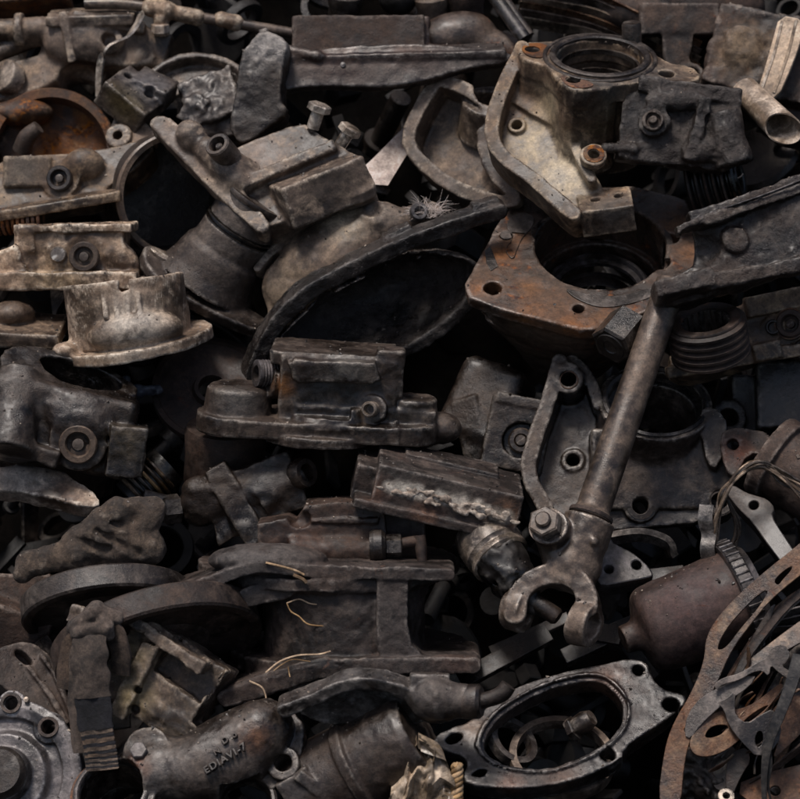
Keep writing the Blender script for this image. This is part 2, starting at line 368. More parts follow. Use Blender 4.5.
def plate(outline, holes, z0, z1, bev=0.8):
    cu_ = bpy.data.curves.new('c', 'CURVE'); cu_.dimensions = '2D'; cu_.fill_mode = 'BOTH'; cu_.extrude = max((z1 - z0) / 2 - bev, 0.01)
    cu_.bevel_depth = bev; cu_.bevel_resolution = 1
    for k, pl in enumerate([outline] + list(holes)):
        pl = np.array(pl, float)
        ar = 0.5 * np.sum(pl[:, 0] * np.roll(pl[:, 1], -1) - pl[:, 1] * np.roll(pl[:, 0], -1))
        if (ar > 0) != (k > 0): pl = pl[::-1]
        sp = cu_.splines.new('POLY'); sp.points.add(len(pl) - 1); sp.use_cyclic_u = True
        co = np.zeros((len(pl), 4)); co[:, :2] = pl; co[:, 3] = 1; sp.points.foreach_set('co', co.ravel())
    o = bpy.data.objects.new('c', cu_); me = bpy.data.meshes.new_from_object(o)
    V = np.zeros(len(me.vertices) * 3); me.vertices.foreach_get('co', V); V = V.reshape(-1, 3); F = [tuple(p.vertices) for p in me.polygons]
    bpy.data.objects.remove(o); bpy.data.curves.remove(cu_); bpy.data.meshes.remove(me)
    V[:, 2] += (z0 + z1) / 2; return V, F
def cloth(pts, wid, th, up, bulge=2.0, edge=1.0, seed=0):
    "a soft strap: like ribbon, but with a rounded, slightly wavy cross-section"
    P = np.array(pts, float); n = len(P); T = np.gradient(P, axis=0); T /= np.linalg.norm(T, axis=1)[:, None]
    wid = np.broadcast_to(np.array(wid, float), (n,)); up = np.array(up, float); rs = np.random.RandomState(seed); ph = rs.uniform(0, 6, 4); V = []; F = []; m = 9
    for i in range(n):
        a = unit(up - T[i] * (up @ T[i])); b = np.cross(T[i], a)
        prof = []
        for j in range(m):
            s_ = -1 + 2 * j / (m - 1); h = bulge * (1 - s_ * s_) + edge * math.sin(3.2 * s_ + ph[0] + i * .25) * .6 + edge * math.sin(6.5 * s_ + ph[1] - i * .4) * .35
            prof.append((s_ * wid[i] + edge * .7 * math.sin(i * .9 + ph[2]) * abs(s_), h))
        for s_, h in prof: V.append(P[i] + a * s_ + b * (h + th / 2))
        for s_, h in prof[::-1]: V.append(P[i] + a * s_ + b * (h - th / 2))
    k = 2 * m
    for i in range(n - 1):
        for j in range(k): F.append((i * k + j, i * k + (j + 1) % k, (i + 1) * k + (j + 1) % k, (i + 1) * k + j))
    F.append(tuple(range(k))[::-1]); F.append(tuple(range((n - 1) * k, n * k))); return np.array(V), F
def ribbon(pts, wid, th, up):
    "a strap: centre line, half width along up, thickness"
    P = np.array(pts, float); n = len(P); T = np.gradient(P, axis=0); T /= np.linalg.norm(T, axis=1)[:, None]
    up = np.broadcast_to(np.array(up, float), (n, 3)); wid = np.broadcast_to(np.array(wid, float), (n,)); V = []; F = []
    for i in range(n):
        a = unit(up[i] - T[i] * (up[i] @ T[i])); b = np.cross(T[i], a)
        for s_, t_ in ((-1, -1), (1, -1), (1, 1), (-1, 1)): V.append(P[i] + a * wid[i] * s_ + b * th * 0.5 * t_)
    for i in range(n - 1):
        for j in range(4): F.append((i * 4 + j, i * 4 + (j + 1) % 4, i * 4 + 4 + (j + 1) % 4, i * 4 + 4 + j))
    F.append((3, 2, 1, 0)); F.append(tuple(range(n * 4 - 4, n * 4))); return np.array(V), F

# ------------------------------------------------------------------ things and parts
class Thing:
    """px, py: where the thing's origin stands in the picture; dd: millimetres towards the viewer from the face of the heap.
    Points are (picture x, picture y, mm towards viewer of the origin); directions are right / up / towards the viewer."""
    def __init__(s, name, label, cat, px, py, dd=0, z=(0, 0, 1), x=(1, 0, 0), group=None):
        s.c = np.array([px, py], float); s.M = frame(z, x)
        t = DIST - (base_depth(py) + dd) / 1000; s.k = t / DIST * 0.001 * WID / 0.8
        pos = CAMPOS + t * (-cb + (px - 400) / 800 * WID / DIST * cr + (399.5 - py) / 800 * WID / DIST * cu)
        o = bpy.data.objects.new(name, None); o.empty_display_size = 0.02; COL.objects.link(o)
        R = VIEW @ s.M
        o.matrix_world = Matrix([[*R[i], pos[i]] for i in range(3)] + [[0, 0, 0, 1]])
        o['label'] = label; o['category'] = cat
        if group: o['group'] = group
        s.o = o
    def L(s, p):
        p = np.array(p, float); z = p[2] if len(p) > 2 else 0.0
        return s.M.T @ np.array([p[0] - s.c[0], s.c[1] - p[1], z])
    def V(s, d): return s.M.T @ unit(d)
    def on(s, px, py, o, n):
        "picture point lying on the plane through o with normal n"
        n = unit(n); oz = o[2] if len(o) > 2 else 0
        return (px, py, oz - (n[0] * (px - o[0]) + n[1] * (o[1] - py)) / n[2])
    def plane(s, poly, o, n=None, x=(1, 0, 0)):
        "outline seen in the picture -> outline on the plane (o, n), in plane coordinates; local frame, origin"
        if n is None: n = s.M[:, 2]; x = s.M[:, 0]
        F = s.M.T @ frame(n, x); c = s.L(o)
        P = np.array([(s.L(s.on(p[0], p[1], o, n)) - c) @ F for p in poly])[:, :2]
        return F, c, P
    def part(s, name, m, mat, parent=None, at=None, z=None, x=(1, 0, 0), smooth=None, label=None, kind=None, spots=()):
        V = np.asarray(m[0], float); F = m[1]
        if at is not None or z is not None:
            A = s.M.T @ frame(z if z is not None else (0, 0, 1), x); V = V @ A.T + (s.L(at) if at is not None else 0)
        V = V * s.k
        me = bpy.data.meshes.new(name)
        if isinstance(F, np.ndarray):
            n = len(F); me.vertices.add(len(V)); me.vertices.foreach_set('co', V.astype(np.float32).ravel())
            me.loops.add(n * 4); me.loops.foreach_set('vertex_index', F.astype(np.int32).ravel())
            me.polygons.add(n); me.polygons.foreach_set('loop_start', np.arange(0, n * 4, 4, dtype=np.int32))
            me.update(calc_edges=True); me.polygons.foreach_set('use_smooth', np.ones(n, bool)); me.update()
        else:
            me.from_pydata(V.tolist(), [], F); me.update(); me.polygons.foreach_set('use_smooth', np.ones(len(me.polygons), bool))
            me.set_sharp_from_angle(angle=math.radians(38 if smooth is None else smooth))
        if len(m) > 2:
            fa = me.attributes.new('edge_wear_glint', 'FLOAT', 'POINT'); fa.data.foreach_set('value', m[2].astype(np.float32))
        if len(spots):
            W = (V / s.k) @ s.M.T; X = W[:, 0] + s.c[0]; Y = s.c[1] - W[:, 1]; Zv = W[:, 2]
            col = np.zeros((len(V), 4)); col[:, 3] = 1; am = np.zeros(len(V))
            for p_, r_, hx, st in spots:
                near = (X - p_[0]) ** 2 + (Y - p_[1]) ** 2; i0 = np.argmax(np.where(near < 25, Zv, -1e5)) if (near < 25).any() else np.argmin(near)
                dd_ = np.sqrt((X - X[i0]) ** 2 + (Y - Y[i0]) ** 2 + (Zv - Zv[i0]) ** 2); f = np.clip(1.35 - dd_ / r_, 0, 1) * st
                tot = np.maximum(am + f, 1e-6); wt = (f / tot)[:, None]; col = col * (1 - wt) + np.array(hexc(hx)) * wt; am = np.maximum(am, f)
            ca = me.attributes.new('stain', 'FLOAT_COLOR', 'POINT'); ca.data.foreach_set('color', col.astype(np.float32).ravel())
            fa = me.attributes.new('stain_amount', 'FLOAT', 'POINT'); fa.data.foreach_set('value', am.astype(np.float32))
        o = bpy.data.objects.new(name, me); me.materials.append(MATS[mat]); COL.objects.link(o); o.parent = parent or s.o
        if label: o['label'] = label
        if kind: o['kind'] = kind
        return o
    def body(s, vox=2.2): return Body(s, vox)
    def pl(s, name, outline, holes, o, n=None, lo=0, hi=6, mat='iron', x=(1, 0, 0), bev=0.8, sm=2, parent=None, label=None):
        "flat plate traced on a plane; holes: lists of points, or (px, py, r) round holes in the plane"
        F, c, P = s.plane(outline, o, n, x)
        if sm: P = chaikin(P, sm)
        H = []
        for h in holes:
            if isinstance(h, tuple): H.append(circle(s.plane([h[:2]], o, n, x)[2][0], h[2], 24))
            else: H.append(chaikin(s.plane(h, o, n, x)[2], 2))
        V, Fc = plate(P, H, lo, hi, bev)
        return s.part(name, (V @ F.T + c, Fc), mat, parent, label=label)
    def bleeder(s, p, n, r=9, h=16, mat='bright_steel', name='bleed_screw', pin=True):
        o = s.part(name, lathe([(r * .42, h * .25), (r * .42, -4), (r, -4), (r, h - 1.5), (r - 1.2, h), (r * .68, h), (r * .6, h - 2), (r * .6, h * .25)], 28), mat, at=p, z=n)
        if pin: s.part('core_pin', solid([(0, 0), (r * .3, 0), (r * .3, h * .8), (r * .2, h * .86), (0, h * .86)], 16), mat, parent=o, at=p, z=n)
        return o
    def bolt(s, p, n, r=10, h=8, rs=5, ls=16, mat='bright_steel', washer=0, name='bolt', x=(1, 0, 0)):
        "hex head raised on its shank; p at the foot of the shank"
        o = s.part(name, merge(solid([(0, 0), (rs, 0), (rs, ls + 0.5), (0, ls + 0.5)], 18), shift(hexprism(r, h), (0, 0, ls))), mat, at=p, z=n, x=x, smooth=25)
        if washer: s.part('washer', lathe([(rs, ls - 2.5), (washer, ls - 2.5), (washer, ls - .2), (rs, ls - .2)], 28), mat, parent=o, at=p, z=n)
        return o
    def tube(s, name, pts, r, mat, seg=10, parent=None, sp=6, flat=1.0):
        return s.part(name, tube(spline([s.L(p) for p in pts], sp), r if np.isscalar(r) else np.interp(np.linspace(0, 1, (len(pts) - 1) * sp + 1), np.linspace(0, 1, len(r)), r), seg, flat), mat, parent, smooth=60)
def solo(T):
    "a thing of a single mesh: the mesh itself becomes the top-level object"
    ch = [c for c in COL.objects if c.parent == T.o]
    assert len(ch) == 1
    m = ch[0]; e = T.o; mw = e.matrix_world.copy(); name = e.name.split('.')[0]
    for kx in ('label', 'category', 'group'):
        if kx in e: m[kx] = e[kx]
    m.parent = None; m.matrix_world = mw; bpy.data.objects.remove(e); m.name = name; m.data.name = name; T.o = m
    return m
RUB = ((24, 1.4), (8, 0.6))
# ================================================================== the heap behind everything
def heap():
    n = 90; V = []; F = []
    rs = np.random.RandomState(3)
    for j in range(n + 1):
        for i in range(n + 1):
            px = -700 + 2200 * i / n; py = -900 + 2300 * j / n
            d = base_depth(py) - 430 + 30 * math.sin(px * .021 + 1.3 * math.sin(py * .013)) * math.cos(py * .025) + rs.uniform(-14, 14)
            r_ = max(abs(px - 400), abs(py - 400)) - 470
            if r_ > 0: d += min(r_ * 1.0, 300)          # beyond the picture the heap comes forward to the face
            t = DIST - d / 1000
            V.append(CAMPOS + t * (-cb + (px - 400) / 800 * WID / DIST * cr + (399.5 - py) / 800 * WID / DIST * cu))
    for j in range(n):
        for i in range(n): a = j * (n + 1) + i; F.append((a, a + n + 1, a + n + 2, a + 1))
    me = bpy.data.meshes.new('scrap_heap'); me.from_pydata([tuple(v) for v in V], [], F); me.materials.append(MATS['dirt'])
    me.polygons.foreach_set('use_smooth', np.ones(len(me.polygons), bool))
    o = bpy.data.objects.new('scrap_heap', me); COL.objects.link(o); o['kind'] = 'structure'; o['label'] = 'core of the scrap heap, coloured black for the shade in the gaps'
heap()
UPV = (0, .94, .34)

# ---- bearing bracket
n = (0.02, .85, .53); nf = (-.18, .42, .89)
T = Thing('bearing_bracket', 'dusty cast bracket with round bearing bore on top and two-hole foot block', 'bracket', 585, 135, 60)
b = T.body(1.7); C = (600, 58, 0); fo = (535, 140, 5)
b.cyl(C, n, 58, -22, 0); b.cyl(C, n, 50, -105, -10, r1=52)
b.prism([(519, 47), (527, 36), (545, 37), (570, 32), (610, 28), (645, 33), (664, 60), (690, 66), (700, 80), (680, 88), (640, 86), (600, 92), (582, 97), (566, 96), (556, 84), (548, 68), (533, 62), (522, 58)], C, n, -20, -1, sm=1)
b.prism([(519, 47), (527, 38), (548, 38), (575, 45), (620, 70), (612, 92), (582, 97), (566, 96), (556, 84), (548, 68), (533, 62), (522, 58)], C, n, -95, -2, sm=1, k=6)
b.prism([(522, 52), (500, 95), (489, 140), (500, 166), (560, 218), (606, 205), (590, 170), (574, 130), (570, 95), (556, 70)], fo, nf, -16, -4, sm=1, k=8)
b.band([(526, 52), (508, 90), (497, 122), (493, 146), (505, 168), (532, 188), (556, 212), (572, 226)], 7.5, fo, nf, -18, 20, k=5)
b.band([(574, 100), (571, 128), (575, 155), (583, 174), (590, 188)], 4.5, fo, nf, -16, 13, k=5)
b.box((603, 215, 44), (26, 14, 22), 2, (0.02, -.5, .86), (.985, .17, 0), k=2)
b.prism([(520, 50), (530, 42), (556, 68), (575, 95), (568, 130), (540, 120), (505, 95)], fo, nf, -16, 2, sm=1, k=8)
b.cyl(T.on(517, 124, fo, nf), nf, 9, -6, 0); b.cyl((590, 158, 52), (0, .5, .86), 13, -10, -2)
b.cyl(C, n, 43, -10, 12, cut=True, k=1.5); b.cyl(C, n, 39.5, -30, 12, cut=True, k=1.5); b.cyl(C, n, 42, -40, -22, cut=True, k=1); b.cyl(C, n, 36, -140, 12, cut=True, k=1.5)
for q in ((533, 48), (570, 86), (664, 75)): b.cyl(T.on(*q, C, n), n, 7.5, -40, 8, cut=True, k=1.5)
for q in ((592, 204), (615, 200)): b.cyl((*q, 48), (0, .86, .5), 5, -14, 40, cut=True, k=1)
b.cyl(T.on(517, 124, fo, nf), nf, 5.5, -30, 8, cut=True, k=1); b.cyl((590, 158, 52), (0, .5, .86), 6, -20, 8, cut=True, k=1)
T.part('casting', b.mesh(), 'dusty', spots=[((560, 172), 34, 'b5a996', 1.1), ((535, 140), 30, 'a99c88', 1.0), ((545, 105), 22, '978a76', .9), ((600, 90), 30, '3f3a36', 1.2), ((560, 45), 26, '3f3a36', 1.2), ((540, 42), 20, '4a443f', 1.1), ((572, 90), 18, '3f3a36', 1.1), ((650, 75), 36, '4a4541', .9), ((530, 85), 14, '3a3028', .7), ((560, 140), 12, '4b3e2e', .7), ((605, 125), 24, '4a4130', .8), ((495, 150), 26, '4d4640', .8), ((530, 195), 30, '4d4640', .8), ((606, 214), 30, '4a4643', .9), ((500, 100), 20, '5a5148', .7)])
T.part('bearing_lip', lathe([(43.5, -4), (50, -4), (50.5, 3), (49, 4.2), (45, 4.2), (43.5, 2.5)], 64), 'iron', at=C, z=n)
for rr, zz in ((41.5, -13), (38, -32)): T.part('inner_ring', lathe([(rr - 3, zz), (rr, zz), (rr, zz + 5), (rr - 3, zz + 5)], 56), 'grime', at=C, z=n)
T.part('outer_step', lathe([(53, -3), (57.5, -3), (57.5, 1.2), (56.5, 2.2), (54, 2.2), (53, 1)], 64), 'iron', at=C, z=n)
T.part('stud', solid([(0, -12), (10, -12), (10, 17), (8.5, 19.5), (0, 20)], 24), 'grime', at=T.on(635, 36, C, n), z=(-.05, .9, .4))
T.pl('rust_patch', [(521, 48), (528, 40), (545, 40), (552, 47), (547, 58), (530, 58)], [(533, 48, 8)], C, n, -.6, .9, 'rust_orange', bev=.3)
T.pl('rust_patch', [(557, 84), (562, 79), (578, 84), (592, 92), (580, 96), (566, 95)], [(570, 86, 8)], C, n, -.6, .9, 'rust_orange', bev=.3)
T.part('rust_ring', lathe([(6, -2), (10.5, -2), (10.5, -.6), (6, -.6)], 24), 'rust_orange', at=(590, 158, 52), z=(0, .5, .86))

# ---- hollow bracket beside it
T = Thing('pocket_bracket', 'brown cast bracket with a deep open pocket beside the bearing bracket', 'bracket', 455, 140, -15)
b = T.body(2); n = (-.25, .25, .93); o = (455, 140, 0)
rim = [(440, 80), (468, 90), (492, 108), (496, 128), (482, 140), (492, 175), (520, 204), (498, 208), (452, 190), (418, 160), (408, 138), (424, 104)]
b.prism(rim, o, n, -38, -26, sm=1); b.band(rim, 7, o, n, -38, 10, closed=True, sm=1)
b.box((500, 110, -20), (26, 14, 20), 5, (0, .6, .8), (.9, -.3, 0)); b.cyl((492, 100, -10), (.1, .8, .6), 30, -40, 0, k=6)
b.cyl((492, 100, -10), (.1, .8, .6), 20, -60, 20, cut=True)
b.ell((505, 185, -15), (26, 16, 18), x=(.8, -.6, 0))
T.part('casting', b.mesh(), 'dusty', spots=[((418, 150), 24, '4b423b', .9), ((460, 195), 36, '4b423b', .9), ((500, 190), 30, '54402f', .7), ((455, 130), 24, '5a4a38', .6)]); solo(T)

# ---- shaft with fork yoke
T = Thing('shaft_yoke', 'long grey steel shaft ending in an open two-eared fork with a hex bolt', 'shaft', 575, 540, 120)
ax = unit((.335, .90, -.27)); e = unit((64, -13, 38))
b = T.body(1.6)
b.cone((590, 519, -4), (566, 586, 10), 26, 25, rd=4); b.ell((572, 566, 8), (30, 22, 24), x=(.95, -.2, .2))
b.ell((549, 540, 8), (14, 32, 18), x=(.95, .25, 0), k=10)
b.band([(516, 614), (519, 594), (533, 580), (556, 573), (578, 579), (587, 597), (583, 622)], 11, (550, 590, 20), unit((-.22, .28, .93)), -20, 12, rd=4, k=6)
b.cyl((517, 609, 10), e, 21, -10, 10, k=5, rd=3); b.cyl((582, 621, 36), e, 22, -11, 10, k=5, rd=3)
b.cyl((517, 609, 10), e, 12, -5, 40, cut=True, k=1.5); b.cyl((582, 621, 36), e, 13, -40, 60, cut=True, k=1.5)
b.ell((551, 606, 24), (17, 22, 40), cut=True, k=4)
b.cyl((548, 526, 24), (-.3, .4, .87), 19, -20, 3, k=6)
b.cap((590, 536, 20), (592, 540, 24), 5.5, 5, k=4)
T.part('yoke', b.mesh(((26, 1.2), (7, .5))), 'worn_steel')
P0 = T.L((591, 516, -3))
A = frame(ax)
T.part('tube', solid([(0, -14), (17, -14), (18, -10), (18, -3), (21, -2), (21.5, 0), (21.5, 3), (19, 5), (17.2, 9), (17.6, 14), (17.2, 70), (16.6, 150), (16, 262), (14, 264), (0, 264)], 44), 'worn_steel', at=(591, 516, -3), z=ax)
T.part('collar', lathe([(17, -1), (22.6, -1), (23, 1), (22.6, 3), (17, 3)], 44), 'rust_brown', at=(591, 516, -3), z=ax)
T.bolt((547, 526, 22), (-.3, .4, .87), 16.5, 15, 9, 4, 'worn_steel', 19, 'hex_nut', x=(.9, .4, 0))
T.part('bolt_end', solid([(0, 15), (8, 15), (8, 22.5), (6.5, 24), (0, 24)], 20), 'worn_steel', at=(547, 526, 22), z=(-.3, .4, .87))

# ---- arm bracket behind the shaft
T = Thing('arm_bracket', 'dark cast arm with bolt holes and a bearing arch, behind the long shaft', 'bracket', 620, 450, 10)
b = T.body(2); n = (-.1, .32, .94); o = (600, 450, 0); nr = (.03, .75, .66); C = (655, 402, 5)
b.prism([(556, 372), (575, 368), (590, 378), (598, 410), (640, 430), (720, 428), (726, 500), (700, 520), (650, 524), (600, 530), (550, 528), (526, 492), (528, 462), (545, 420)], o, n, -14, -2, sm=1)
b.band([(563, 372), (551, 412), (533, 458), (529, 486), (546, 516)], 8, o, n, -30, 34)
b.band([(575, 368), (592, 384), (600, 412)], 6, o, n, -20, 24)
b.cyl(C, nr, 57, -75, 0); b.prism([(690, 418), (715, 412), (728, 432), (716, 475), (704, 470), (700, 440)], o, n, -5, 22, sm=1)
b.cyl(T.on(568, 380, (600, 450, 30), n), n, 16, -42, 6); b.cyl((638, 505, 24), (0, .2, .98), 17, -30, 4); b.cyl((716, 500, 24), (0, .3, .95), 17, -30, 4); b.cyl((573, 460, 0), n, 12, -8, 1)
b.box((660, 470, 10), (70, 40, 16), 6, (0, .1, .99))
b.cyl(C, nr, 47, -14, 8, cut=True, k=1.5); b.cyl(C, nr, 42, -140, 8, cut=True, k=1.5)
b.cyl(T.on(568, 380, (600, 450, 30), n), n, 8, -80, 40, cut=True, k=1.5); b.cyl(T.on(573, 460, o, n), n, 6, -30, 40, cut=True, k=1.5)
b.cyl((638, 505, 24), (0, .2, .98), 8, -60, 10, cut=True, k=1.5); b.cyl((716, 500, 24), (0, .3, .95), 9, -60, 10, cut=True, k=1.5)
T.part('casting', b.mesh(), 'iron')
T.part('bearing_seat', lathe([(42, -13), (48, -13), (48, -5), (53, -5), (53, 2), (50, 3), (47.5, 1), (47, -8), (42, -9)], 56), 'iron_blue', at=C, z=nr)
for q, nn in (((638, 505, 28.5), (0, .2, .98)), ((716, 500, 28.5), (0, .3, .95))): T.part('rust_ring', lathe([(8, -5), (14, -5), (13.5, .5), (8.5, .5)], 28), 'rust_brown', at=q, z=nn)
T.pl('rust_patch', [(560, 376), (568, 370), (576, 374), (578, 384), (568, 390), (560, 386)], [(568, 380, 8.5)], T.on(568, 380, (600, 450, 36.5), n), n, -1.5, 0.6, 'rust_orange', bev=.3)

# ---- triangular lug block with two holes
T = Thing('lug_block', 'small grey lug with two drilled holes, tucked beside the fork', 'lug', 622, 570, 85)
n = (.02, .55, .83)
T.pl('lug', [(594, 524), (600, 520), (606, 528), (612, 543), (622, 549), (632, 553), (643, 562), (652, 573), (650, 576), (625, 580), (602, 584), (597, 578), (596, 560)], [(609, 569, 6.5), (637, 565, 6.5)], (622, 570, 0), n, -24, 0, 'iron_blue', bev=1.6, sm=1); solo(T)

# ---- ball joint
T = Thing('ball_joint', 'round steel ball joint cap with torn rubber boot under the rusty block', 'ball joint', 503, 562, 95)
n = unit((.42, -.55, .5))
T.part('cap', solid([(0, -38), (20, -36), (29, -28), (32, -14), (32, 2), (30, 4), (29.5, 7), (31, 9), (31, 14), (28, 17), (0, 17)], 44), 'bright_steel', at=(494, 550, 0), z=n)
b = T.body(1.8); b.cone((497, 556, 8), (518, 585, 25), 29, 20, rd=4); b.cap((518, 585, 25), (530, 600, 28), 17, 12); b.ell((505, 578, 22), (12, 9, 10), cut=True)
T.part('boot', b.mesh(((12, 2.5), (6, 1.2))), 'rubber')
T.part('stem', solid([(0, 0), (9, 0), (9, 40), (7, 43), (0, 43)], 20), 'iron', at=(522, 592, 26), z=(.75, -.5, .3))

# ---- rusty square hub flange
T = Thing('hub_flange', 'rusty square hub flange with a wide round opening and corner bolt holes', 'flange', 580, 265, 30)
n = unit((-.02, .72, .69)); C = (600, 246, 0)
b = T.body(1.9)
b.prism([(464, 286), (467, 299), (500, 312), (574, 332), (592, 331), (655, 308), (690, 282), (700, 236), (692, 196), (640, 180), (560, 184), (516, 198), (497, 224)], C, n, -13, 0, sm=0, rd=2.5)
hubout = [(464, 286), (467, 299), (500, 312), (574, 332), (592, 331), (655, 308), (690, 282), (700, 236), (692, 196), (640, 180), (560, 184), (516, 198), (497, 224)]
for h_ in range(15):
    f_ = .88 - .042 * h_; q_ = np.array([(590 + (p[0] - 590) * f_ - .7 * h_, 260 + (p[1] - 260) * f_) for p in hubout])
    b.prism(q_, C, n, -22 - 8 * (h_ + 1), -10 - 8 * h_, sm=1, rd=4, k=22)
b.cyl(C, n, 66, -48, 9, cut=True, k=1.5); b.cyl(C, n, 60, -100, -40, cut=True); b.cyl(C, n, 44, -200, 0, cut=True)
for x_, y_, r_ in ((491, 290, 9), (574, 311, 6), (507, 235, 6), (672, 238, 8)): b.cyl(T.on(x_, y_, C, n), n, r_, -40, 8, cut=True, k=1.5)
b.cyl(T.on(548, 232, C, n), n, 16, -12, 9, cut=True, k=1.5); b.cyl(T.on(655, 262, C, n), n, 14, -12, 9, cut=True, k=1.5)
T.part('casting', b.mesh(), 'rust_plate', spots=[((530, 350), 70, '5a4c41', .9), ((490, 330), 50, '54473d', .8), ((570, 380), 60, '54473d', .8), ((491, 290), 22, '7a5233', .5), ((545, 306), 26, '7a5233', .45), ((512, 232), 20, '7a5233', .45), ((600, 318), 24, '75502f', .45), ((676, 214), 20, '7a5233', .45), ((690, 250), 16, '7a5233', .45), ((528, 285), 14, '96612f', .5), ((480, 285), 18, '8a5a34', .7), ((520, 313), 20, '8a5a34', .7), ((570, 324), 20, '855632', .7), ((620, 318), 20, '805434', .6), ((500, 250), 18, '8a5a34', .6), ((480, 270), 14, '50463e', .6), ((650, 195), 40, '4c423a', .7)])
T.part('bearing_race', lathe([(41, -62), (54, -62), (54, -56), (50, -52), (47, -52), (46, -57), (41, -58)], 60), 'iron_blue', at=C, z=n)
T.part('bearing_race', lathe([(36, -84), (48, -84), (48, -76), (44, -73), (40, -74), (39, -80)], 60), 'iron', at=C, z=n)
for a0, a1 in ((-.3, 1.9), (2.5, 3.5)):
    T.part('seal_arc', tube([T.M.T @ frame(n) @ np.array([70 * math.cos(q), 70 * math.sin(q), -1.5]) + T.L(C) for q in np.linspace(a0, a1, 28)], 4.2, 8, .5, up=T.V(n)), 'iron')
T.pl('gasket_scrap', [(506, 222), (520, 210), (536, 214), (534, 226), (522, 238), (516, 252), (512, 262), (504, 250), (514, 240)], [(507, 235, 6)], C, n, -.5, 1.8, 'gasket_grey', bev=.4)
T.pl('gasket_scrap', [(560, 290), (590, 300), (622, 299), (648, 290), (655, 296), (630, 306), (596, 312), (572, 302)], [], C, n, -.5, 1.8, 'gasket_grey', bev=.4)
T.pl('paint_flake', [(485, 252), (490, 247), (494, 258), (497, 268), (490, 272), (486, 264)], [], C, n, -.5, 1.2, 'gasket_grey', bev=.3, sm=0)

# ---- hex plug between flange and shaft
T = Thing('hex_plug', 'dark hexagonal plug fitting with round end under the hub flange', 'plug', 612, 345, 112)
n = unit((-.55, -.62, .55))
T.part('hex_body', hexprism(23, 40), 'grime', at=(632, 322, -15), z=n, x=(.3, .1, .9), smooth=25)
T.part('cap', lathe([(5, 20), (5, 38), (8, 41), (15, 41), (18, 38), (19, 30), (19, 22)], 36, False), 'grime', at=(632, 322, -15), z=n)
T.part('recess', solid([(0, 34), (5.2, 34), (5.2, 30), (0, 30)], 6), 'grime', at=(632, 322, -15), z=n)

# ---- greasy caliper
T = Thing('greasy_caliper', 'caliper body caked in black grease and dirt, over the hub flange', 'caliper', 690, 125, 112)
b = T.body(2); xx = (.98, -.13, 0)
b.prism([(626, 84), (660, 82), (700, 84), (735, 92), (742, 120), (738, 166), (700, 160), (660, 152), (618, 147), (620, 120)], (690, 125, 0), (-.05, .12, .99), -45, 0, sm=1, rd=5)
b.cyl((655, 122, 0), (-.25, .15, .95), 16, -10, 8, k=8); b.box((697, 130, 4), (6, 32, 8), 4, x=(.95, -.25, 0), k=8); b.cone((722, 112, 0), (735, 165, 4), 17, 19, k=10, rd=5)
b.cap((606, 147, -4), (632, 148, 0), 5, 7, k=4); b.box((672, 156, -18), (55, 9, 20), 4, x=xx); b.ell((675, 100, 2), (30, 12, 8), k=8); b.ell((700, 150, 4), (18, 12, 8), k=8)
b.box((690, 90, -30), (52, 8, 32), 5, x=xx)
T.part('casting', b.mesh(((22, 1.8), (8, 1.3), (4.5, .7))), 'tar')
b = T.body(1.6); b.cyl((653, 122, 8), (-.25, .15, .95), 11, -4, 6, rd=2); b.cyl((653, 122, 8), (-.25, .15, .95), 7.5, 2, 16, cut=True, k=1); b.cyl((653, 122, 8), (-.25, .15, .95), 4, -4, 6)
T.part('port', b.mesh(((7, .8),)), 'tar')

# ---- ribbed boots
def bellows(T, c, n, r, pitch, cnt, mat, hole, teeth=False):
    pr = [(hole, 0)]
    for i in range(cnt):
        z = i * pitch; pr += [(r - 4, z + .1), (r, z + pitch * .3), (r, z + pitch * .6), (r - 4, z + pitch * .85)]
    h = cnt * pitch; pr += [(r - 4, h), (r - 5, h + 1.5), (hole + 2, h + 1.5), (hole, h), (hole, h * .3)]
    return T.part('bellows', lathe(pr, 48), mat, at=c, z=n)
T = Thing('ribbed_boot', 'dark ribbed sleeve with toothed bore in front of the long shaft top', 'sleeve', 707, 338, 105)
n = unit((-.2, .86, .47)); c = (712, 356, -4); o_ = bellows(T, c, n, 40, 8.2, 5, 'rust_brown', 25)
g = []
for i in range(22):
    a = 2 * math.pi * i / 22; m_ = hexprism(3, 26, n=4); g.append(shift(m_, (25 * math.cos(a), 25 * math.sin(a), 13)))
for m_ in g: T.part('tooth', m_, 'grime', parent=o_, at=c, z=n)
T = Thing('spring_boot', 'black ribbed rubber bellows under the greasy caliper', 'bellows', 715, 195, 20)
bellows(T, (690, 188, 0), unit((.93, .2, .3)), 29, 8.5, 6, 'rubber', 16)
for i in range(5): T.part('rib_edge', lathe([(28.3, 2.2 + 8.5 * i), (29.8, 2.8 + 8.5 * i), (29.8, 4.4 + 8.5 * i), (28.3, 5 + 8.5 * i)], 48), 'rust_brown', at=(690, 188, 0), z=unit((.93, .2, .3)))
solo_skip = True

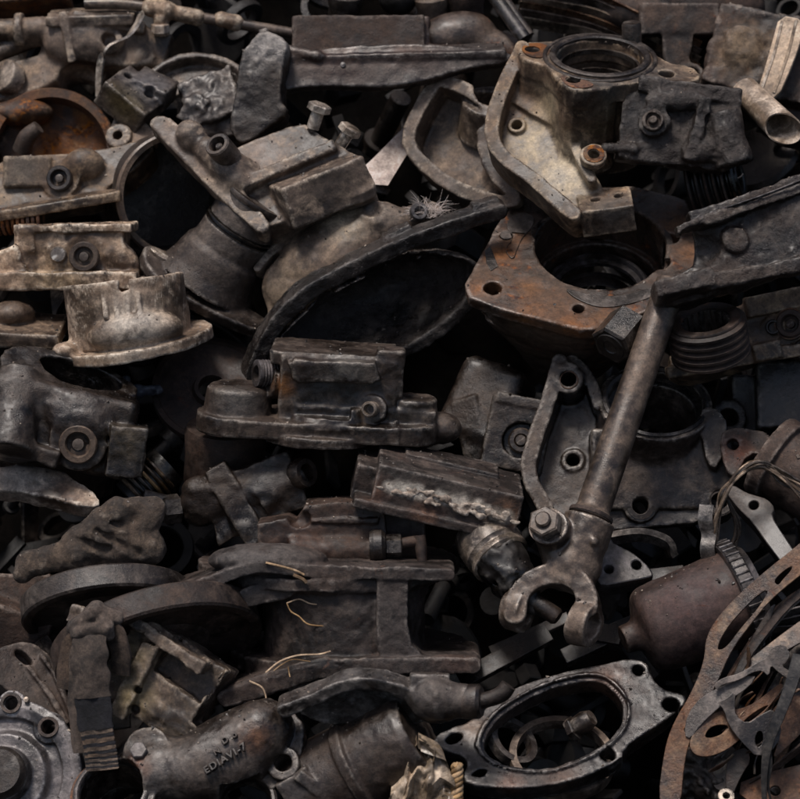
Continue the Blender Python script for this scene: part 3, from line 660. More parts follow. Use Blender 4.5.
# ---- arm casting at the right edge
T = Thing('fork_arm', 'heavy black arm casting with a blunt tongue lying over the ribbed sleeve', 'arm', 735, 250, 168)
b = T.body(2.1); n = (-.12, .16, .98); o = (735, 250, 0)
b.prism([(692, 224), (730, 208), (800, 182), (850, 165), (850, 270), (800, 262), (765, 278), (730, 286), (698, 300), (666, 306), (655, 303), (658, 282), (684, 271), (694, 262), (697, 240)], o, n, -42, 0, sm=1, rd=5)
b.box((770, 200, -2), (100, 5, 8), 2, (0, .2, .98), (.94, .33, 0)); b.box((775, 192, -25), (90, 5, 20), 2, (0, .2, .98), (.94, .33, 0))
b.box((770, 272, 2), (70, 7, 14), 4, (0, .1, .99), (.97, .18, 0)); b.box((682, 288, 6), (30, 9, 16), 4, (0, .3, .95), (.96, .25, 0))
b.cyl((735, 240, 0), n, 12, -5, 3, k=8); b.ell((700, 248, 8), (26, 22, 22), cut=True, k=8)
T.part('casting', b.mesh(((26, 2.4), (8, 1.1), (4.5, .5))), 'tar')
T.part('bright_edge', ribbon(spline([T.L(q) for q in ((690, 222, 7), (725, 209, 7), (760, 197, 7), (800, 181.5, 7), (840, 167, 7))], 4), 1.3, 1.4, T.V((0, .8, .6))), 'iron_blue')

# ---- housing with two bleeders at the right edge
T = Thing('ported_housing', 'brown dusty housing with two bleed screws under the black arm', 'housing', 755, 330, 70)
b = T.body(2); n = (-.05, .25, .97); o = (755, 335, 0)
b.prism([(668, 352), (700, 330), (738, 305), (800, 284), (840, 280), (840, 338), (800, 343), (772, 350), (742, 360), (700, 374), (672, 374)], o, n, -50, 0, sm=1, rd=4)
b.box((765, 352, 6), (14, 9, 12), 4, x=(.97, .2, 0)); b.box((740, 360, 2), (75, 6, 12), 3, x=(.97, .17, 0)); b.cyl((790, 325, 0), (-.3, .1, .95), 19, -20, 5); b.cyl((774, 328, 0), (-.3, .1, .95), 12, -10, 3)
b.box((785, 300, 0), (40, 10, 10), 4, x=(.97, .2, 0))
T.part('casting', b.mesh(), 'dusty')
T.bleeder((791, 325, 4), (-.3, .1, .95), 14, 12, 'rust_brown'); T.bleeder((774, 328, 2), (-.3, .1, .95), 8, 8, 'iron', pin=False)
T.part('thin_ring', lathe([(14.5, 4), (16, 4), (16, 10), (14.5, 10)], 28), 'rust_orange', at=(791, 325, 4), z=(-.3, .1, .95))

# ---- brown block, strip and tube at the top right
T = Thing('crusted_block', 'brown dirt-crusted block at the heap edge behind the pale strip', 'block', 765, 62, -20)
b = T.body(2.4); xx = (.93, -.22, .2)
b.box((768, 62, -30), (54, 44, 40), 5, (-.15, .2, .97), xx); b.box((740, 88, -5), (40, 10, 18), 4, (0, .3, .95), xx); b.ell((742, 50, 5), (20, 26, 10), k=8); b.box((795, 118, -20), (30, 20, 25), 4, (0, .2, .97), (.9, -.4, 0))
T.part('casting', b.mesh(((20, 2.6), (7, 1.4), (4.5, .7))), 'rust_brown', spots=[((745, 48), 30, '7d6d5c', .9), ((735, 85), 20, '4a423c', .8)]); solo(T)
T = Thing('plastic_strip', 'pale stained plastic strip standing against the crusted block', 'strip', 778, 58, 15)
n = (-.25, .15, .95)
T.pl('strip', [(781, 15), (803, 20), (801, 36), (792, 62), (775, 101), (757, 94), (766, 68), (774, 40)], [], (778, 58, 0), n, -6, 0, 'plastic_pale', bev=1, sm=1)
for dx in (-7.5, 6): T.part('ridge', ribbon(spline([T.L(T.on(q[0] + dx, q[1], (778, 58, .6), n)) for q in ((790, 20), (783, 48), (775, 72), (767, 93))], 4), 1.3, 1.6, T.V((1, .3, 0))), 'plastic_pale')
T = Thing('plastic_tube', 'pale torn plastic tube end lying below the plastic strip', 'tube', 768, 118, 75)
a_ = unit((.42, -.58, .70)); pr = [(13, 0), (13.5, 40), (14.5, 78), (13.2, 78.4), (12, 40), (11.5, 0)]
V, F = lathe(pr, 32); V[:, 0] *= 1.12; V[:, 2] += np.where(V[:, 2] > 40, 12 * np.sin(np.arctan2(V[:, 1], V[:, 0]) * 1 - .6 + math.pi), 0)
T.part('tube', (V, F), 'plastic_pale', at=(745, 88, -12), z=a_, x=(1, .5, 0)); solo(T)

# ---- rear castings along the top right
T = Thing('selector_fork', 'dark forked casting with a rusty bolt hole behind the bearing bracket', 'fork', 690, 50, -70)
b = T.body(2.4); b.prism([(660, 18), (690, 12), (694, 40), (688, 62), (700, 72), (690, 84), (672, 80), (664, 60)], (680, 50, 0), None, -12, 0, sm=1); b.box((680, 18, -20), (40, 16, 20), 5); b.cyl((692, 73, 4), (0, .4, .9), 12, -14, 0); b.cyl((692, 73, 4), (0, .4, .9), 6, -30, 8, cut=True)
b.ell((640, 5, -30), (40, 24, 20)); T.part('casting', b.mesh(), 'rust_brown'); solo(T)
T = Thing('casting_cover', 'deep brown rounded cover in the shade along the heap top', 'cover', 690, 5, -110)
b = T.body(2.6); b.ell((690, 8, 0), (75, 40, 30)); b.box((700, 40, -20), (60, 30, 12), 5); b.cyl((740, 30, 0), (0, .3, .95), 22, -10, 10); T.part('casting', b.mesh(), 'rust_red'); solo(T)
T = Thing('leaf_stack', 'stack of thin warped brown leaf strips above the bearing ring', 'strips', 575, 14, -75)
for i in range(6):
    y0 = 2 + i * 7 - 6
    T.part('leaf', ribbon(spline([T.L(q) for q in ((520, y0 - 14, -i * 5), (555, y0 - 6 + rnd.uniform(-2, 2), -i * 5), (595, y0 + 3 + rnd.uniform(-3, 3), -i * 4), (640, y0 + 22, -i * 5), (700, y0 + 50, -i * 5))], 5), 7, 2.2, T.V((.1, .55, .8))), ['gasket', 'rust_brown', 'dusty'][i % 3])
for k, (x0, y0, z0, x1, y1, z1, m_) in enumerate(((488, -12, 0, 524, 42, 20, 'iron_blue'), (500, -12, -20, 530, 35, -5, 'iron'))):
    T = Thing('round_rod', ['smooth grey rod slanting down to the bearing bracket corner', 'darker thin rod slanting behind the smooth grey rod'][k], 'rod', 505, 15, -30)
    T.tube('rod', [(x0, y0, z0), ((x0 + x1) / 2, (y0 + y1) / 2, (z0 + z1) / 2), (x1, y1, z1)], 7 - k * 2, m_, 16); solo(T)
T = Thing('knuckle_ball', 'rounded rusty knuckle end behind the long tapered arm', 'knuckle', 465, 38, -50)
b = T.body(2.2); b.ell((455, 38, 0), (42, 26, 26), x=(.95, .2, 0)); b.cap((470, 40, 0), (510, 52, 5), 20, 16); b.cyl((455, 22, 0), (0, .9, .4), 14, -6, 5); T.part('casting', b.mesh(), 'rust_plate', spots=[((530, 350), 70, '5a4c41', .9), ((490, 330), 50, '54473d', .8), ((570, 380), 60, '54473d', .8), ((491, 290), 22, '7a5233', .5), ((545, 306), 26, '7a5233', .45), ((512, 232), 20, '7a5233', .45), ((600, 318), 24, '75502f', .45), ((676, 214), 20, '7a5233', .45), ((690, 250), 16, '7a5233', .45), ((528, 285), 14, '96612f', .5), ((480, 285), 18, '8a5a34', .7), ((520, 313), 20, '8a5a34', .7), ((570, 324), 20, '855632', .7), ((620, 318), 20, '805434', .6), ((500, 250), 18, '8a5a34', .6), ((480, 270), 14, '50463e', .6), ((650, 195), 40, '4c423a', .7)]); solo(T)

T = Thing('wire_clip', 'tiny bright bent wire hanging below the greasy caliper', 'wire', 738, 176, 60)
T.tube('clip', [(724, 172, 0), (730, 177, 2), (738, 178, 2), (743, 174, 0)], .9, 'bright_steel', 6); solo(T)
# ================================================================== middle and upper middle
# ---- tapered arm along the top
T = Thing('tapered_arm', 'long dark tapered arm with flanged tray lying across the heap top', 'arm', 390, 62, 10)
b = T.body(2); n = (0, .25, .97); o = (390, 65, 0)
b.prism([(262, 92), (272, 50), (286, 42), (300, 52), (345, 45), (420, 42), (470, 46), (512, 52), (508, 62), (475, 66), (440, 76), (415, 84), (370, 88), (320, 86), (285, 90), (270, 98)], o, n, -14, 0, rd=2.5, sm=1)
b.box((395, 48, -28), (110, 3.5, 30), 2, (0, -.3, .95), (1, .03, 0)); b.box((360, 34, -50), (70, 24, 8), 3, (0, .15, .98), (1, .0, 0))
b.box((272, 62, -25), (5, 32, 26), 3, (0, .2, .97), (.95, .3, 0)); b.cap((290, 50, -5), (318, 56, 0), 4, 5)
T.part('casting', b.mesh(((26, .9), (8, .5))), 'iron_dark', spots=[((330, 30), 60, '4a352b', .8), ((400, 32), 50, '4a352b', .8)])
b = T.body(2.2); b.box((358, 30, -34), (67, 19, 6), 2, (0, .1, .99), (1, 0.01, 0)); T.part('back_plate', b.mesh(((20, .8), (6, .4))), 'rust_brown')
for q in ((323, 57), (343, 65), (304, 58)): T.part('rivet', solid([(0, -2), (3, -2), (2.6, 1.6), (0, 2.2)], 12), 'iron_blue', at=T.on(*q, (390, 65, 0), (0, .25, .97)), z=(0, .25, .97))

# ---- sheared bar
T = Thing('sheared_bar', 'thick dark bar with a pale broken upper end beside the tapered arm', 'bar', 255, 90, 35)
b = T.body(1.9)
b.prism([(247, 42), (262, 30), (280, 34), (288, 44), (283, 70), (280, 100), (288, 112), (270, 128), (244, 146), (232, 138), (230, 118), (236, 80), (240, 55)], (255, 90, 0), (-.1, .1, .99), -34, 0, sm=1, rd=5)
T.part('bar', b.mesh(((16, 1.4), (6, .8), (4, .4))), 'grime', spots=[((262, 38), 24, '8b8784', 1.3), ((278, 44), 18, '8b8784', 1.2), ((250, 105), 36, '1f1915', .9)]); solo(T)

# ---- diagonal caliper
T = Thing('diagonal_caliper', 'dusty brown caliper leaning on its side with two loose bolts in its back', 'caliper', 270, 165, 45)
u = unit((.64, -.74, .0)); nz = unit((-.45, -.30, .84)); xx = u    # flange runs down to the right
b = T.body(1.9)
b.prism([(146, 120), (158, 112), (172, 118), (215, 160), (272, 222), (268, 236), (255, 232), (200, 178), (155, 132)], (210, 175, 10), (-.1, .35, .93), -26, 0, sm=1, rd=3)
b.prism([(214, 162), (240, 142), (300, 118), (316, 130), (352, 152), (376, 182), (372, 192), (330, 205), (275, 228), (262, 226), (240, 196)], (290, 175, 0), (-.12, .45, .88), -55, 0, sm=1, rd=4)
b.box((318, 190, -2), (46, 22, 34), 5, unit((.35, -.15, .92)), (.86, .38, -.3), k=6)
b.cone((228, 162, 8), (246, 178, -6), 15, 20, k=8); b.cap((208, 150, 4), (236, 182, 8), 13, 15, k=9)
b.box((288, 168, 2), (52, 6, 10), 4, (0, .4, .9), (.85, .45, 0), k=8)
b.ell((192, 136, -2), (18, 15, 12), x=(.7, -.7, 0), k=8)
T.part('casting', b.mesh(((26, 1.2), (8, .6))), 'dusty', spots=[((335, 185), 26, '2e2620', .85), ((230, 200), 22, '8a7a68', .7), ((262, 150), 25, '86766a', .6), ((170, 135), 20, '86766a', .5)])
T.bleeder((228, 157, 14), unit((-.4, .45, .75)), 13, 22, 'iron')
T.bolt((312, 126, -20), unit((.3, .85, .3)), 12, 8, 6.5, 18, 'bright_steel'); T.bolt((338, 146, -20), unit((.5, .75, .3)), 12, 8, 6.5, 18, 'bright_steel')

# ---- flared sleeve below it
T = Thing('flared_sleeve', 'grooved steel sleeve flaring into an oval flange under the leaning caliper', 'sleeve', 220, 262, 30)
a_ = unit((-.50, -.76, -.26)); c = (258, 196, -18); nfl = unit((.45, .68, .58)); ofl = (205, 286, -24)
b = T.body(1.8)
b.rev(c, a_, [(0, 0), (36, 0), (36, 34), (33, 36), (33, 40), (37, 42), (38, 62), (42, 68), (47, 90), (54, 106), (0, 106)])
b.prism([(140, 246), (150, 242), (165, 256), (195, 275), (225, 295), (258, 312), (270, 322), (262, 332), (235, 322), (200, 305), (165, 285), (146, 265)], ofl, nfl, -12, 0, sm=1, rd=4)
T.part('casting', b.mesh(((26, .6), (8, .4))), 'iron', spots=[((230, 225), 40, '6a615b', .5)])
for q in ((157, 254), (200, 282)):
    p_ = T.on(*q, ofl, nfl); V, F = solid([(0, -3), (6, -3), (5.6, 3), (4, 4.5), (0, 4.5)], 20); V[:, 0] *= 2.2; T.part('slot_stud', (V, F), 'bright_steel', at=p_, z=nfl, x=(.8, -.6, 0))
T.part('groove_ring', lathe([(33, 35.5), (37.6, 35.5), (37.6, 37), (34, 37.2), (34, 40), (37.6, 40.2), (37.6, 41.5), (33, 41.5)], 48), 'grime', at=c, z=a_)
T.part('mouth_ring', lathe([(30, -1), (37, -1), (38, 2), (37, 5), (30, 5)], 48), 'iron', at=c, z=a_)

# ---- white paper scrap
T = Thing('paper_scrap', 'crumpled white paper scrap caught behind the beige dome casting', 'paper', 388, 152, -45)
pts = [(360, 172, 18), (374, 158, 6), (392, 138, -10), (416, 112, -30), (415, 140, -22), (402, 162, -2), (388, 187, 20), (373, 186, 22), (384, 165, 6)]
V = np.array([T.L(p_) for p_ in pts]); V2 = np.vstack([V, V + T.V((.1, .1, -1)) * 1.2]); F = [(0, 7, 8), (0, 8, 1), (7, 6, 8), (6, 5, 8), (8, 5, 4, 2), (1, 8, 2), (2, 4, 3)]
F = [f for f in F] + [tuple(i + 9 for i in f[::-1]) for f in F]; rim = [0, 7, 6, 5, 4, 3, 2, 1]
F += [(rim[i], rim[i] + 9, rim[(i + 1) % 8] + 9, rim[(i + 1) % 8]) for i in range(8)]
T.part('paper', (V2, [f[::-1] for f in F]), 'paper_white', smooth=20); solo(T)

# ---- beige dome casting
T = Thing('dome_casting', 'beige dusty dome casting with a jagged edge above the black bell shell', 'casting', 330, 255, 22)
b = T.body(1.9); n = (-.12, .38, .92)
b.prism([(258, 266), (266, 250), (292, 236), (322, 212), (344, 196), (362, 192), (392, 204), (402, 220), (396, 244), (335, 300), (285, 326), (268, 322), (264, 290)], (330, 255, -20), n, -40, 0, sm=1, rd=5)
b.ell((335, 248, -12), (62, 42, 26), n, (.8, .6, 0), k=10); b.ell((295, 285, -12), (34, 30, 20), k=10); b.ell((385, 222, -10), (34, 20, 22), x=(.9, -.3, 0), k=8)
b.band([(258, 268), (270, 250), (298, 234), (326, 210), (346, 196)], 4, (330, 255, -4), n, -20, 2, k=3)
b.cyl((322, 272, 0), (0, .8, .6), 17, -20, 6, k=6); b.cap((400, 222, -10), (432, 212, -5), 13, 11, k=6)
b.ell((372, 205, 6), (10, 12, 8), cut=True)
nb = unit((.22, -.42, .88)); b.ell((378, 322, 20), (124, 57, 92), nb, (.89, .42, 0), cut=True, k=2)
b.prism([(250, 376), (264, 350), (288, 318), (316, 294), (352, 275), (398, 254), (452, 234), (500, 218), (520, 300), (440, 380)], (385, 290, 30), nb, -30, 160, sm=1, cut=True, k=2, grow=5)
T.part('casting', b.mesh(((24, 1.6), (8, .8), (4.5, .4))), 'dusty', spots=[((345, 215), 26, 'a3937c', .7), ((285, 280), 26, '8d7a64', .7), ((275, 305), 20, '9a8770', .6), ((300, 250), 16, '3a302a', .7), ((385, 210), 22, '57504b', .7)])
T.part('nozzle', lathe([(4.5, 0), (9, 0), (9.5, 10), (8, 12), (5, 12)], 24), 'iron_blue', at=(418, 214, 6), z=unit((.1, .15, .98)))
b = Thing('hair_tuft', 'wisp of pale fluff caught beside the bell shell rim', 'fluff', 430, 210, 45)
for i in range(90):
    a = rnd.uniform(-.5, 3.4); l_ = rnd.uniform(10, 28); x0 = 432 + rnd.uniform(-14, 10); y0 = 214 + rnd.uniform(-5, 5); z0 = rnd.uniform(-5, 8); dx, dy = math.cos(a) * l_, -math.sin(a) * l_ * .8
    b.tube('hair', [(x0, y0, z0), (x0 + dx * .5 + rnd.uniform(-3, 3), y0 + dy * .5 - 2, z0 + rnd.uniform(-2, 5)), (x0 + dx, y0 + dy + rnd.uniform(-1, 3), z0 + rnd.uniform(-4, 8))], [.15, .12, .06], 'paper_white', 4, sp=3)

# ---- black bell shell
T = Thing('bell_shell', 'big black hollow bell housing with a thick slanted rim', 'housing', 385, 290, 40)
n = unit((.22, -.42, .88)); o = (385, 290, 0)
rim = [(252, 374), (262, 346), (284, 314), (312, 290), (350, 270), (396, 248), (450, 228), (500, 212), (504, 222), (500, 250), (482, 300), (468, 335), (430, 352), (380, 362), (300, 366)]
b = T.body(2.2)
b.ell((378, 322, -8), (118, 52, 85), n, (.89, .42, 0), k=8); b.ell((378, 320, 2), (110, 45, 82), n, (.89, .42, 0), cut=True, k=3)
b.band(rim[:8], 8, o, n, -18, 4, sm=2, rd=3, k=3)
b.prism(rim, o, n, 4.5, 140, sm=2, cut=True, k=2, grow=20)
b.box((398, 235, 4), (15, 7, 6), 2, n, (.88, .45, 0)); b.box((486, 206, 4), (14, 6, 6), 2, n, (.95, .25, 0))
T.part('casting', b.mesh(((26, 1.4), (9, .9), (4.5, .4))), 'tar'); solo(T)

# ---- centre caliper
T = Thing('flat_caliper', 'grey flat-based caliper with raised block and one bright bleed nipple, sitting level', 'caliper', 325, 395, 75, z=(0, -.2, .98), x=(1, -.055, 0))
Z = (0, -.2, .98); X = (1, -.055, 0); up = unit((.055, .97, .2))
b = T.body(1.7)
b.box((320, 424, 0), (80, 9, 46), 4, Z, X, k=3); b.cyl((238, 420, 4), up, 41, -10, 9, rd=3, k=3); b.cyl((402, 429, 6), up, 37, -10, 9, rd=3, k=3); b.cyl((318, 433, -4), up, 60, -4, 6, rd=2, k=3)
b.cyl((238, 414, 4), up, 35, 0, 30, r1=31, rd=10, k=4); b.cyl((330, 420, -4), up, 52, 0, 20, r1=46, k=6)
b.box((338, 388, -6), (58, 38, 38), 6, Z, X, k=5); b.box((334, 354, -4), (62, 7, 40), 3, Z, X, k=2)
b.box((335, 370, 36), (40, 10, 12), 3, Z, X, k=3); b.prism([(290, 360), (375, 360), (382, 378), (300, 380)], (335, 368, 30), Z, -10, 18, k=3)
b.cyl((412, 424, 2), up, 24, -10, 28, rd=7); b.box((412, 420, -2), (24, 16, 28), 6, Z, X); b.ell((442, 428, -6), (20, 16, 22), Z, X, k=8)
b.cyl((272, 380, 14), (-.8, .05, .55), 18, -12, 6); b.cyl((373, 409, 30), (-.25, 0, .97), 14, -10, 4)
b.box((308, 400, 42), (44, 17, 9), 4, Z, X, cut=True, k=3)
b.box((390, 372, 20), (14, 24, 14), 6, Z, X, k=7)
T.part('casting', b.mesh(((26, 1.0), (8, .6), (4, .25))), 'iron', spots=[((282, 390), 12, '6e4a2c', .6), ((345, 362), 26, '66635f', .6), ((235, 400), 24, '5c5a57', .5), ((410, 400), 20, '57524c', .4)])
th = [(0, 0)]
for i in range(7): th += [(12.5, i * 3), (14, i * 3 + 1.5)]
T.part('threaded_plug', solid(th + [(12.5, 21), (13.5, 22), (13.5, 26), (8, 26), (8, 20), (0, 20)], 32), 'iron_blue', at=(281, 374, 10), z=unit((-.92, .03, .4)))
T.bleeder((373, 409, 32), unit((-.3, -.02, .95)), 8, 13, 'bright_steel', pin=False)

# ---- rusty block
T = Thing('rusty_block', 'slanted rusty block with peeling pale paint along its front', 'block', 438, 488, 95, z=(0, -.22, .975), x=(.972, -.235, 0))
Z = (0, -.22, .975); X = (.972, -.235, 0)
b = T.body(1.6)
b.box((446, 490, 0), (73, 22, 46), 2.5, Z, X, k=3); b.box((368, 476, -10), (14, 18, 34), 3, Z, X, k=2); b.box((430, 508, -1), (78, 5, 46), 2.5, Z, X, k=3)
b.box((450, 468, -12), (54, 3, 30), 1, Z, X, k=1); b.box((452, 462, -20), (48, 3, 22), 1, Z, X, k=1)
T.part('block', b.mesh(((20, .5), (7, .35), (3.6, .2))), 'rust_brown', spots=[((400, 465), 24, '44403c', .7), ((460, 480), 26, '4a443e', .6), ((505, 515), 14, '6f4826', .7), ((375, 490), 16, '66402a', .7), ((430, 514), 18, '6a4226', .6)] + [((388 + 6 * i_ + rnd.uniform(-2, 2), 487 + 1.55 * i_ + rnd.uniform(-4, 4)), rnd.uniform(3, 7), 'c0b5a6', 1.1) for i_ in np.linspace(0, 20, 46)])
b = T.body(1.2)
for q in range(34):
    t = q / 33; b.ell((386 + 124 * t + rnd.uniform(-4, 4), 486 + 31 * t + rnd.uniform(-5, 5), 46.4 - 1.2 * t), (rnd.uniform(3, 9), rnd.uniform(1.6, 4), 1.5), (0, -.22, .975), (.972, -.235, 0), k=1)
T.part('peeling_paint', b.mesh(((5, 1.1), (2.6, .6))), 'beige', label='raised flakes of pale old paint')

# ---- plugged housing
T = Thing('plugged_housing', 'dark rounded housing with a recessed plug in a square boss', 'housing', 505, 425, -5)
b = T.body(1.9); Z = (-.12, .12, .98); X = (.97, -.2, 0)
b.box((488, 408, -34), (36, 44, 30), 14, (-.3, .3, .9), (.9, -.4, 0)); b.box((478, 432, -20), (14, 34, 20), 6, (-.4, .1, .9), (.9, .2, 0)); b.box((519, 438, -6), (31, 36, 26), 4, Z, X, k=4); b.box((525, 404, -4), (27, 5, 22), 2, Z, X, k=3)
b.cyl((520, 440, 18), Z, 18, -8, 10, cut=True, k=1.5)
T.part('casting', b.mesh(), 'grime')
T.part('plug', solid([(0, -12), (13, -12), (13, -2), (11, 0), (7, 0), (6, -2), (5, 1.5), (0, 1.5)], 32), 'iron', at=(520, 440, 18), z=Z)

# ---- big ribbed housing
T = Thing('flanged_housing', 'large brown housing with recessed front panel between two thick flanges', 'housing', 340, 612, 110, z=(0, -.3, .954), x=(1, .02, 0))
Z = (0, -.3, .954); X = (1, .02, 0); v_ = (0, -.06, 1)
b = T.body(1.7)
b.band([(174, 592), (208, 580), (244, 565), (274, 561), (300, 567), (448, 570)], 6.5, (340, 612, 0), v_, -70, 38, rd=2.5, k=3)
b.ell((268, 560, 4), (60, 17, 38), k=4)
b.cyl((343, 612, -50), (0, 1, .06), 82, -52, 42, rd=3, k=4); b.cyl((343, 612, -56), (0, 1, .06), 92, 26, 42, rd=4, k=6)
b.cyl((326, 570, -92), (0, 1, .10), 134, -6, 6, rd=2.5, k=3); b.cyl((348, 660, -88), (0, 1, .08), 126, -8, 8, rd=3, k=4)
b.prism([(376, 570), (408, 570), (407, 620), (412, 640), (428, 656), (384, 658), (378, 645)], (340, 612, 0), v_, -60, 36, rd=3, k=5); b.cyl((343, 592, -62), (0, 1, .06), 86, -4, 20, rd=4, k=6)
b.prism([(236, 585), (300, 572), (300, 592), (262, 602), (244, 606)], (340, 612, 0), v_, -40, 24, sm=1, rd=4, k=4)
b.band([(228, 692), (268, 680), (314, 665), (345, 660), (472, 659)], 8.5, (340, 612, 0), v_, -60, 44, sm=1, rd=3, k=4)
b.prism([(222, 686), (262, 668), (318, 652), (345, 652), (345, 668), (300, 680), (250, 696), (226, 702)], (340, 612, 0), v_, -60, 42, sm=1, rd=3, k=3)
T.part('casting', b.mesh(((24, 1.1), (8, .8), (4, .4))), 'rust_brown', spots=[((390, 610), 50, '403a38', .7), ((240, 566), 50, '4a4645', .8), ((420, 655), 50, '453f3d', .6), ((270, 545), 40, '5a5450', .7), ((455, 660), 20, '5a3c2c', .7), ((200, 585), 24, '533a2e', .6)])

# ---- rusty valve block on it
T = Thing('valve_block', 'rust brown block with a tap fitting resting on the flanged housing', 'valve block', 335, 532, 85, z=(0, -.25, .97), x=(1, .05, 0))
Z = (0, -.25, .97); X = (1, .03, 0); v_ = (0, -.06, 1)
b = T.body(1.8)
b.prism([(258, 522), (288, 516), (296, 520), (302, 512), (306, 503), (340, 500), (384, 502), (388, 540), (386, 575), (260, 575)], (335, 532, 0), v_, -50, 20, sm=0, rd=3)
b.cyl((330, 550, 14), (1, 0, 0), 16, -40, 42, rd=5, k=6); b.box((405, 536, -20), (20, 28, 24), 3, k=3); b.ell((300, 518, 22), (12, 9, 12), cut=True, k=3); b.box((345, 520, 18), (34, 3, 5), 1.5, k=2)
T.part('block', b.mesh(((22, 1.0), (8, .8), (4, .4))), 'rust_red', spots=[((405, 530), 24, '2c2725', .9), ((300, 545), 30, '50392f', .6)])
T.part('tap_nut', merge(solid([(0, -8), (15, -8), (17, -4), (17, 4), (13, 8), (0, 8)], 28), shift(hexprism(12, 16), (0, 0, 8))), 'grime', at=(378, 545, 28), z=X, smooth=25)
T.tube('tap_pipe', [(395, 544, 28), (406, 541, 30), (418, 539, 30)], 5.5, 'rust_red', 14)
T.tube('tap_lever', [(419, 534, 30), (421, 548, 31), (422, 560, 32), (423, 578, 32)], [6.5, 6, 5, 6], 'rust_red', 14)

# ---- dry straws scattered over the housing
straws = [([(268, 560), (285, 564), (298, 568), (306, 572)], 1.1, 44), ([(288, 601), (300, 597), (310, 601), (318, 602), (326, 600)], .8, 29), ([(288, 601), (292, 609), (300, 614), (310, 622), (332, 624)], .75, 29),
          ([(268, 668), (282, 657), (300, 651), (320, 650), (332, 647)], .9, 45), ([(276, 666), (284, 660), (295, 655), (312, 657)], .65, 46), ([(252, 676), (264, 682), (268, 690), (270, 698), (281, 710)], 1.0, 47), ([(192, 600), (206, 596)], 1.5, 44), ([(295, 572), (304, 576), (308, 580)], 1.8, 44), ([(290, 662), (292, 672)], .7, 47)]
for i, (p_, r_, z_) in enumerate(straws):
    T = Thing('dry_straw', ['thick pale straw on the top flange edge of the housing', 'short curled straw end on the recessed panel', 'long bent straw on the recessed panel', 'long straw lying along the lower flange corner', 'thin straw crossing the lower flange corner', 'pale twig bending down off the lower flange tip', 'short pale straw stub under the left flange tip', 'fat seed husk on the top flange edge', 'tiny upright straw on the lower flange'][i], 'straw', p_[0][0], p_[0][1], 110 - 0.30 * (p_[0][1] - 612))
    T.tube('straw', [(q[0], q[1], z_ + .32 * (612 - q[1]) * (-1 if False else -1) * .0) for q in p_], r_, 'straw', 6, sp=5); solo(T)
# ================================================================== left side
def disc(T, c, n, R, h, mat):
    return T.part('disc', lathe([(R * .25, -h), (R - 2, -h), (R, -h + 2), (R, -2.5), (R - 2, 0), (R - 10, 0), (R - 12, -5), (R * .5, -6), (R * .45, -2), (R * .25, -2)], 80), mat, at=c, z=n)
def drum(T, c, n, R, h, mat, name='drum', wall=9, back=True):
    return T.part(name, lathe([(R * .3, -h), (R, -h), (R, -2), (R - 1.5, 0), (R - wall, 0), (R - wall - 1, -h + 8), (R * .3, -h + 8)], 72), mat, at=c, z=n)

T = Thing('blurred_housing', 'big grey-brown housing with an arched mouth in the upper corner of the heap', 'housing', 80, 55, -110)
b = T.body(2.3)
b.prism([(40, 20), (60, 12), (125, 12), (150, 40), (158, 62), (130, 68), (108, 62), (96, 72), (80, 64), (62, 66), (56, 84), (20, 98), (-20, 104), (-20, 62), (20, 58), (42, 52)], (80, 55, 0), (-.1, .35, .93), -45, 0, sm=1, rd=6)
b.ell((85, 40, 0), (42, 28, 20), k=10); b.box((110, 24, 6), (36, 6, 10), 4, x=(.98, -.15, 0)); b.cap((-10, 30, -6), (42, 28, -4), 11, 12); b.cap((0, 50, -10), (40, 34, -10), 9, 9); b.cyl((8, 78, 8), (-.6, .3, .7), 17, -10, 6)
b.box((92, 16, -4), (44, 5, 26), 2, (0, -.3, .95), (1, .03, 0), k=3); b.box((70, 40, 10), (4, 26, 12), 2, x=(.97, .2, 0), k=4); b.cyl((112, 44, 8), (-.2, .3, .93), 13, -10, 6, k=3); b.cyl((112, 44, 8), (-.2, .3, .93), 7, 0, 12, cut=True, k=1); b.rev((20, 29, -5), (1, .05, .1), [(0, -4), (17, -4), (17, 4), (0, 4)]); b.ell((85, 76, 6), (24, 14, 30), cut=True, k=3); b.box((145, 45, -8), (24, 18, 12), 6, x=(.95, -.3, 0))
T.part('casting', b.mesh(), 'dusty', spots=[((10, 72), 14, 'a89d92', .8), ((60, 40), 40, '6b5f57', .6), ((110, 30), 40, '6e6560', .6)]); solo(T)
T = Thing('bent_strip', 'pale bent metal strip hooked over the blurred corner housing', 'strip', 122, 38, -75)
T.part('strip', ribbon(spline([T.L(q) for q in ((140, 12, -8), (138, 22, 0), (126, 40, 6), (108, 52, 8), (102, 60, 6), (99, 78, 0), (98, 96, -6))], 6), np.interp(np.linspace(0, 1, 37), [0, .3, .5, .6, 1], [4, 9, 9.5, 4, 3]), 2.4, T.V((.6, .5, .5))), 'bright_steel'); solo(T)
T = Thing('brake_pipe', 'thin brown pipe with a pale brass fitting running along the heap top', 'pipe', 190, 18, -95)
T.tube('pipe', [(85, 4, 0), (120, 4, 2), (150, 8, 4), (185, 15, 4), (225, 22, 2), (262, 28, 0), (300, 34, -4)], 5.5, 'worn_steel', 14)
b = T.body(2); b.cap((152, 8, 4), (168, 12, 6), 10); b.cyl((162, 22, 6), (0, .95, .3), 8, -14, 6); b.cap((180, 15, 4), (198, 18, 4), 8); b.cap((222, 20, 3), (236, 23, 3), 8)
T.part('fitting', b.mesh(((8, .8),)), 'beige'); T.part('fitting_nut', hexprism(9, 9), 'beige', at=(161, 34, 8), z=(0, .95, .3))
T = Thing('corner_plate', 'rusty plate edge in the extreme top corner of the heap', 'plate', 25, 5, -130)
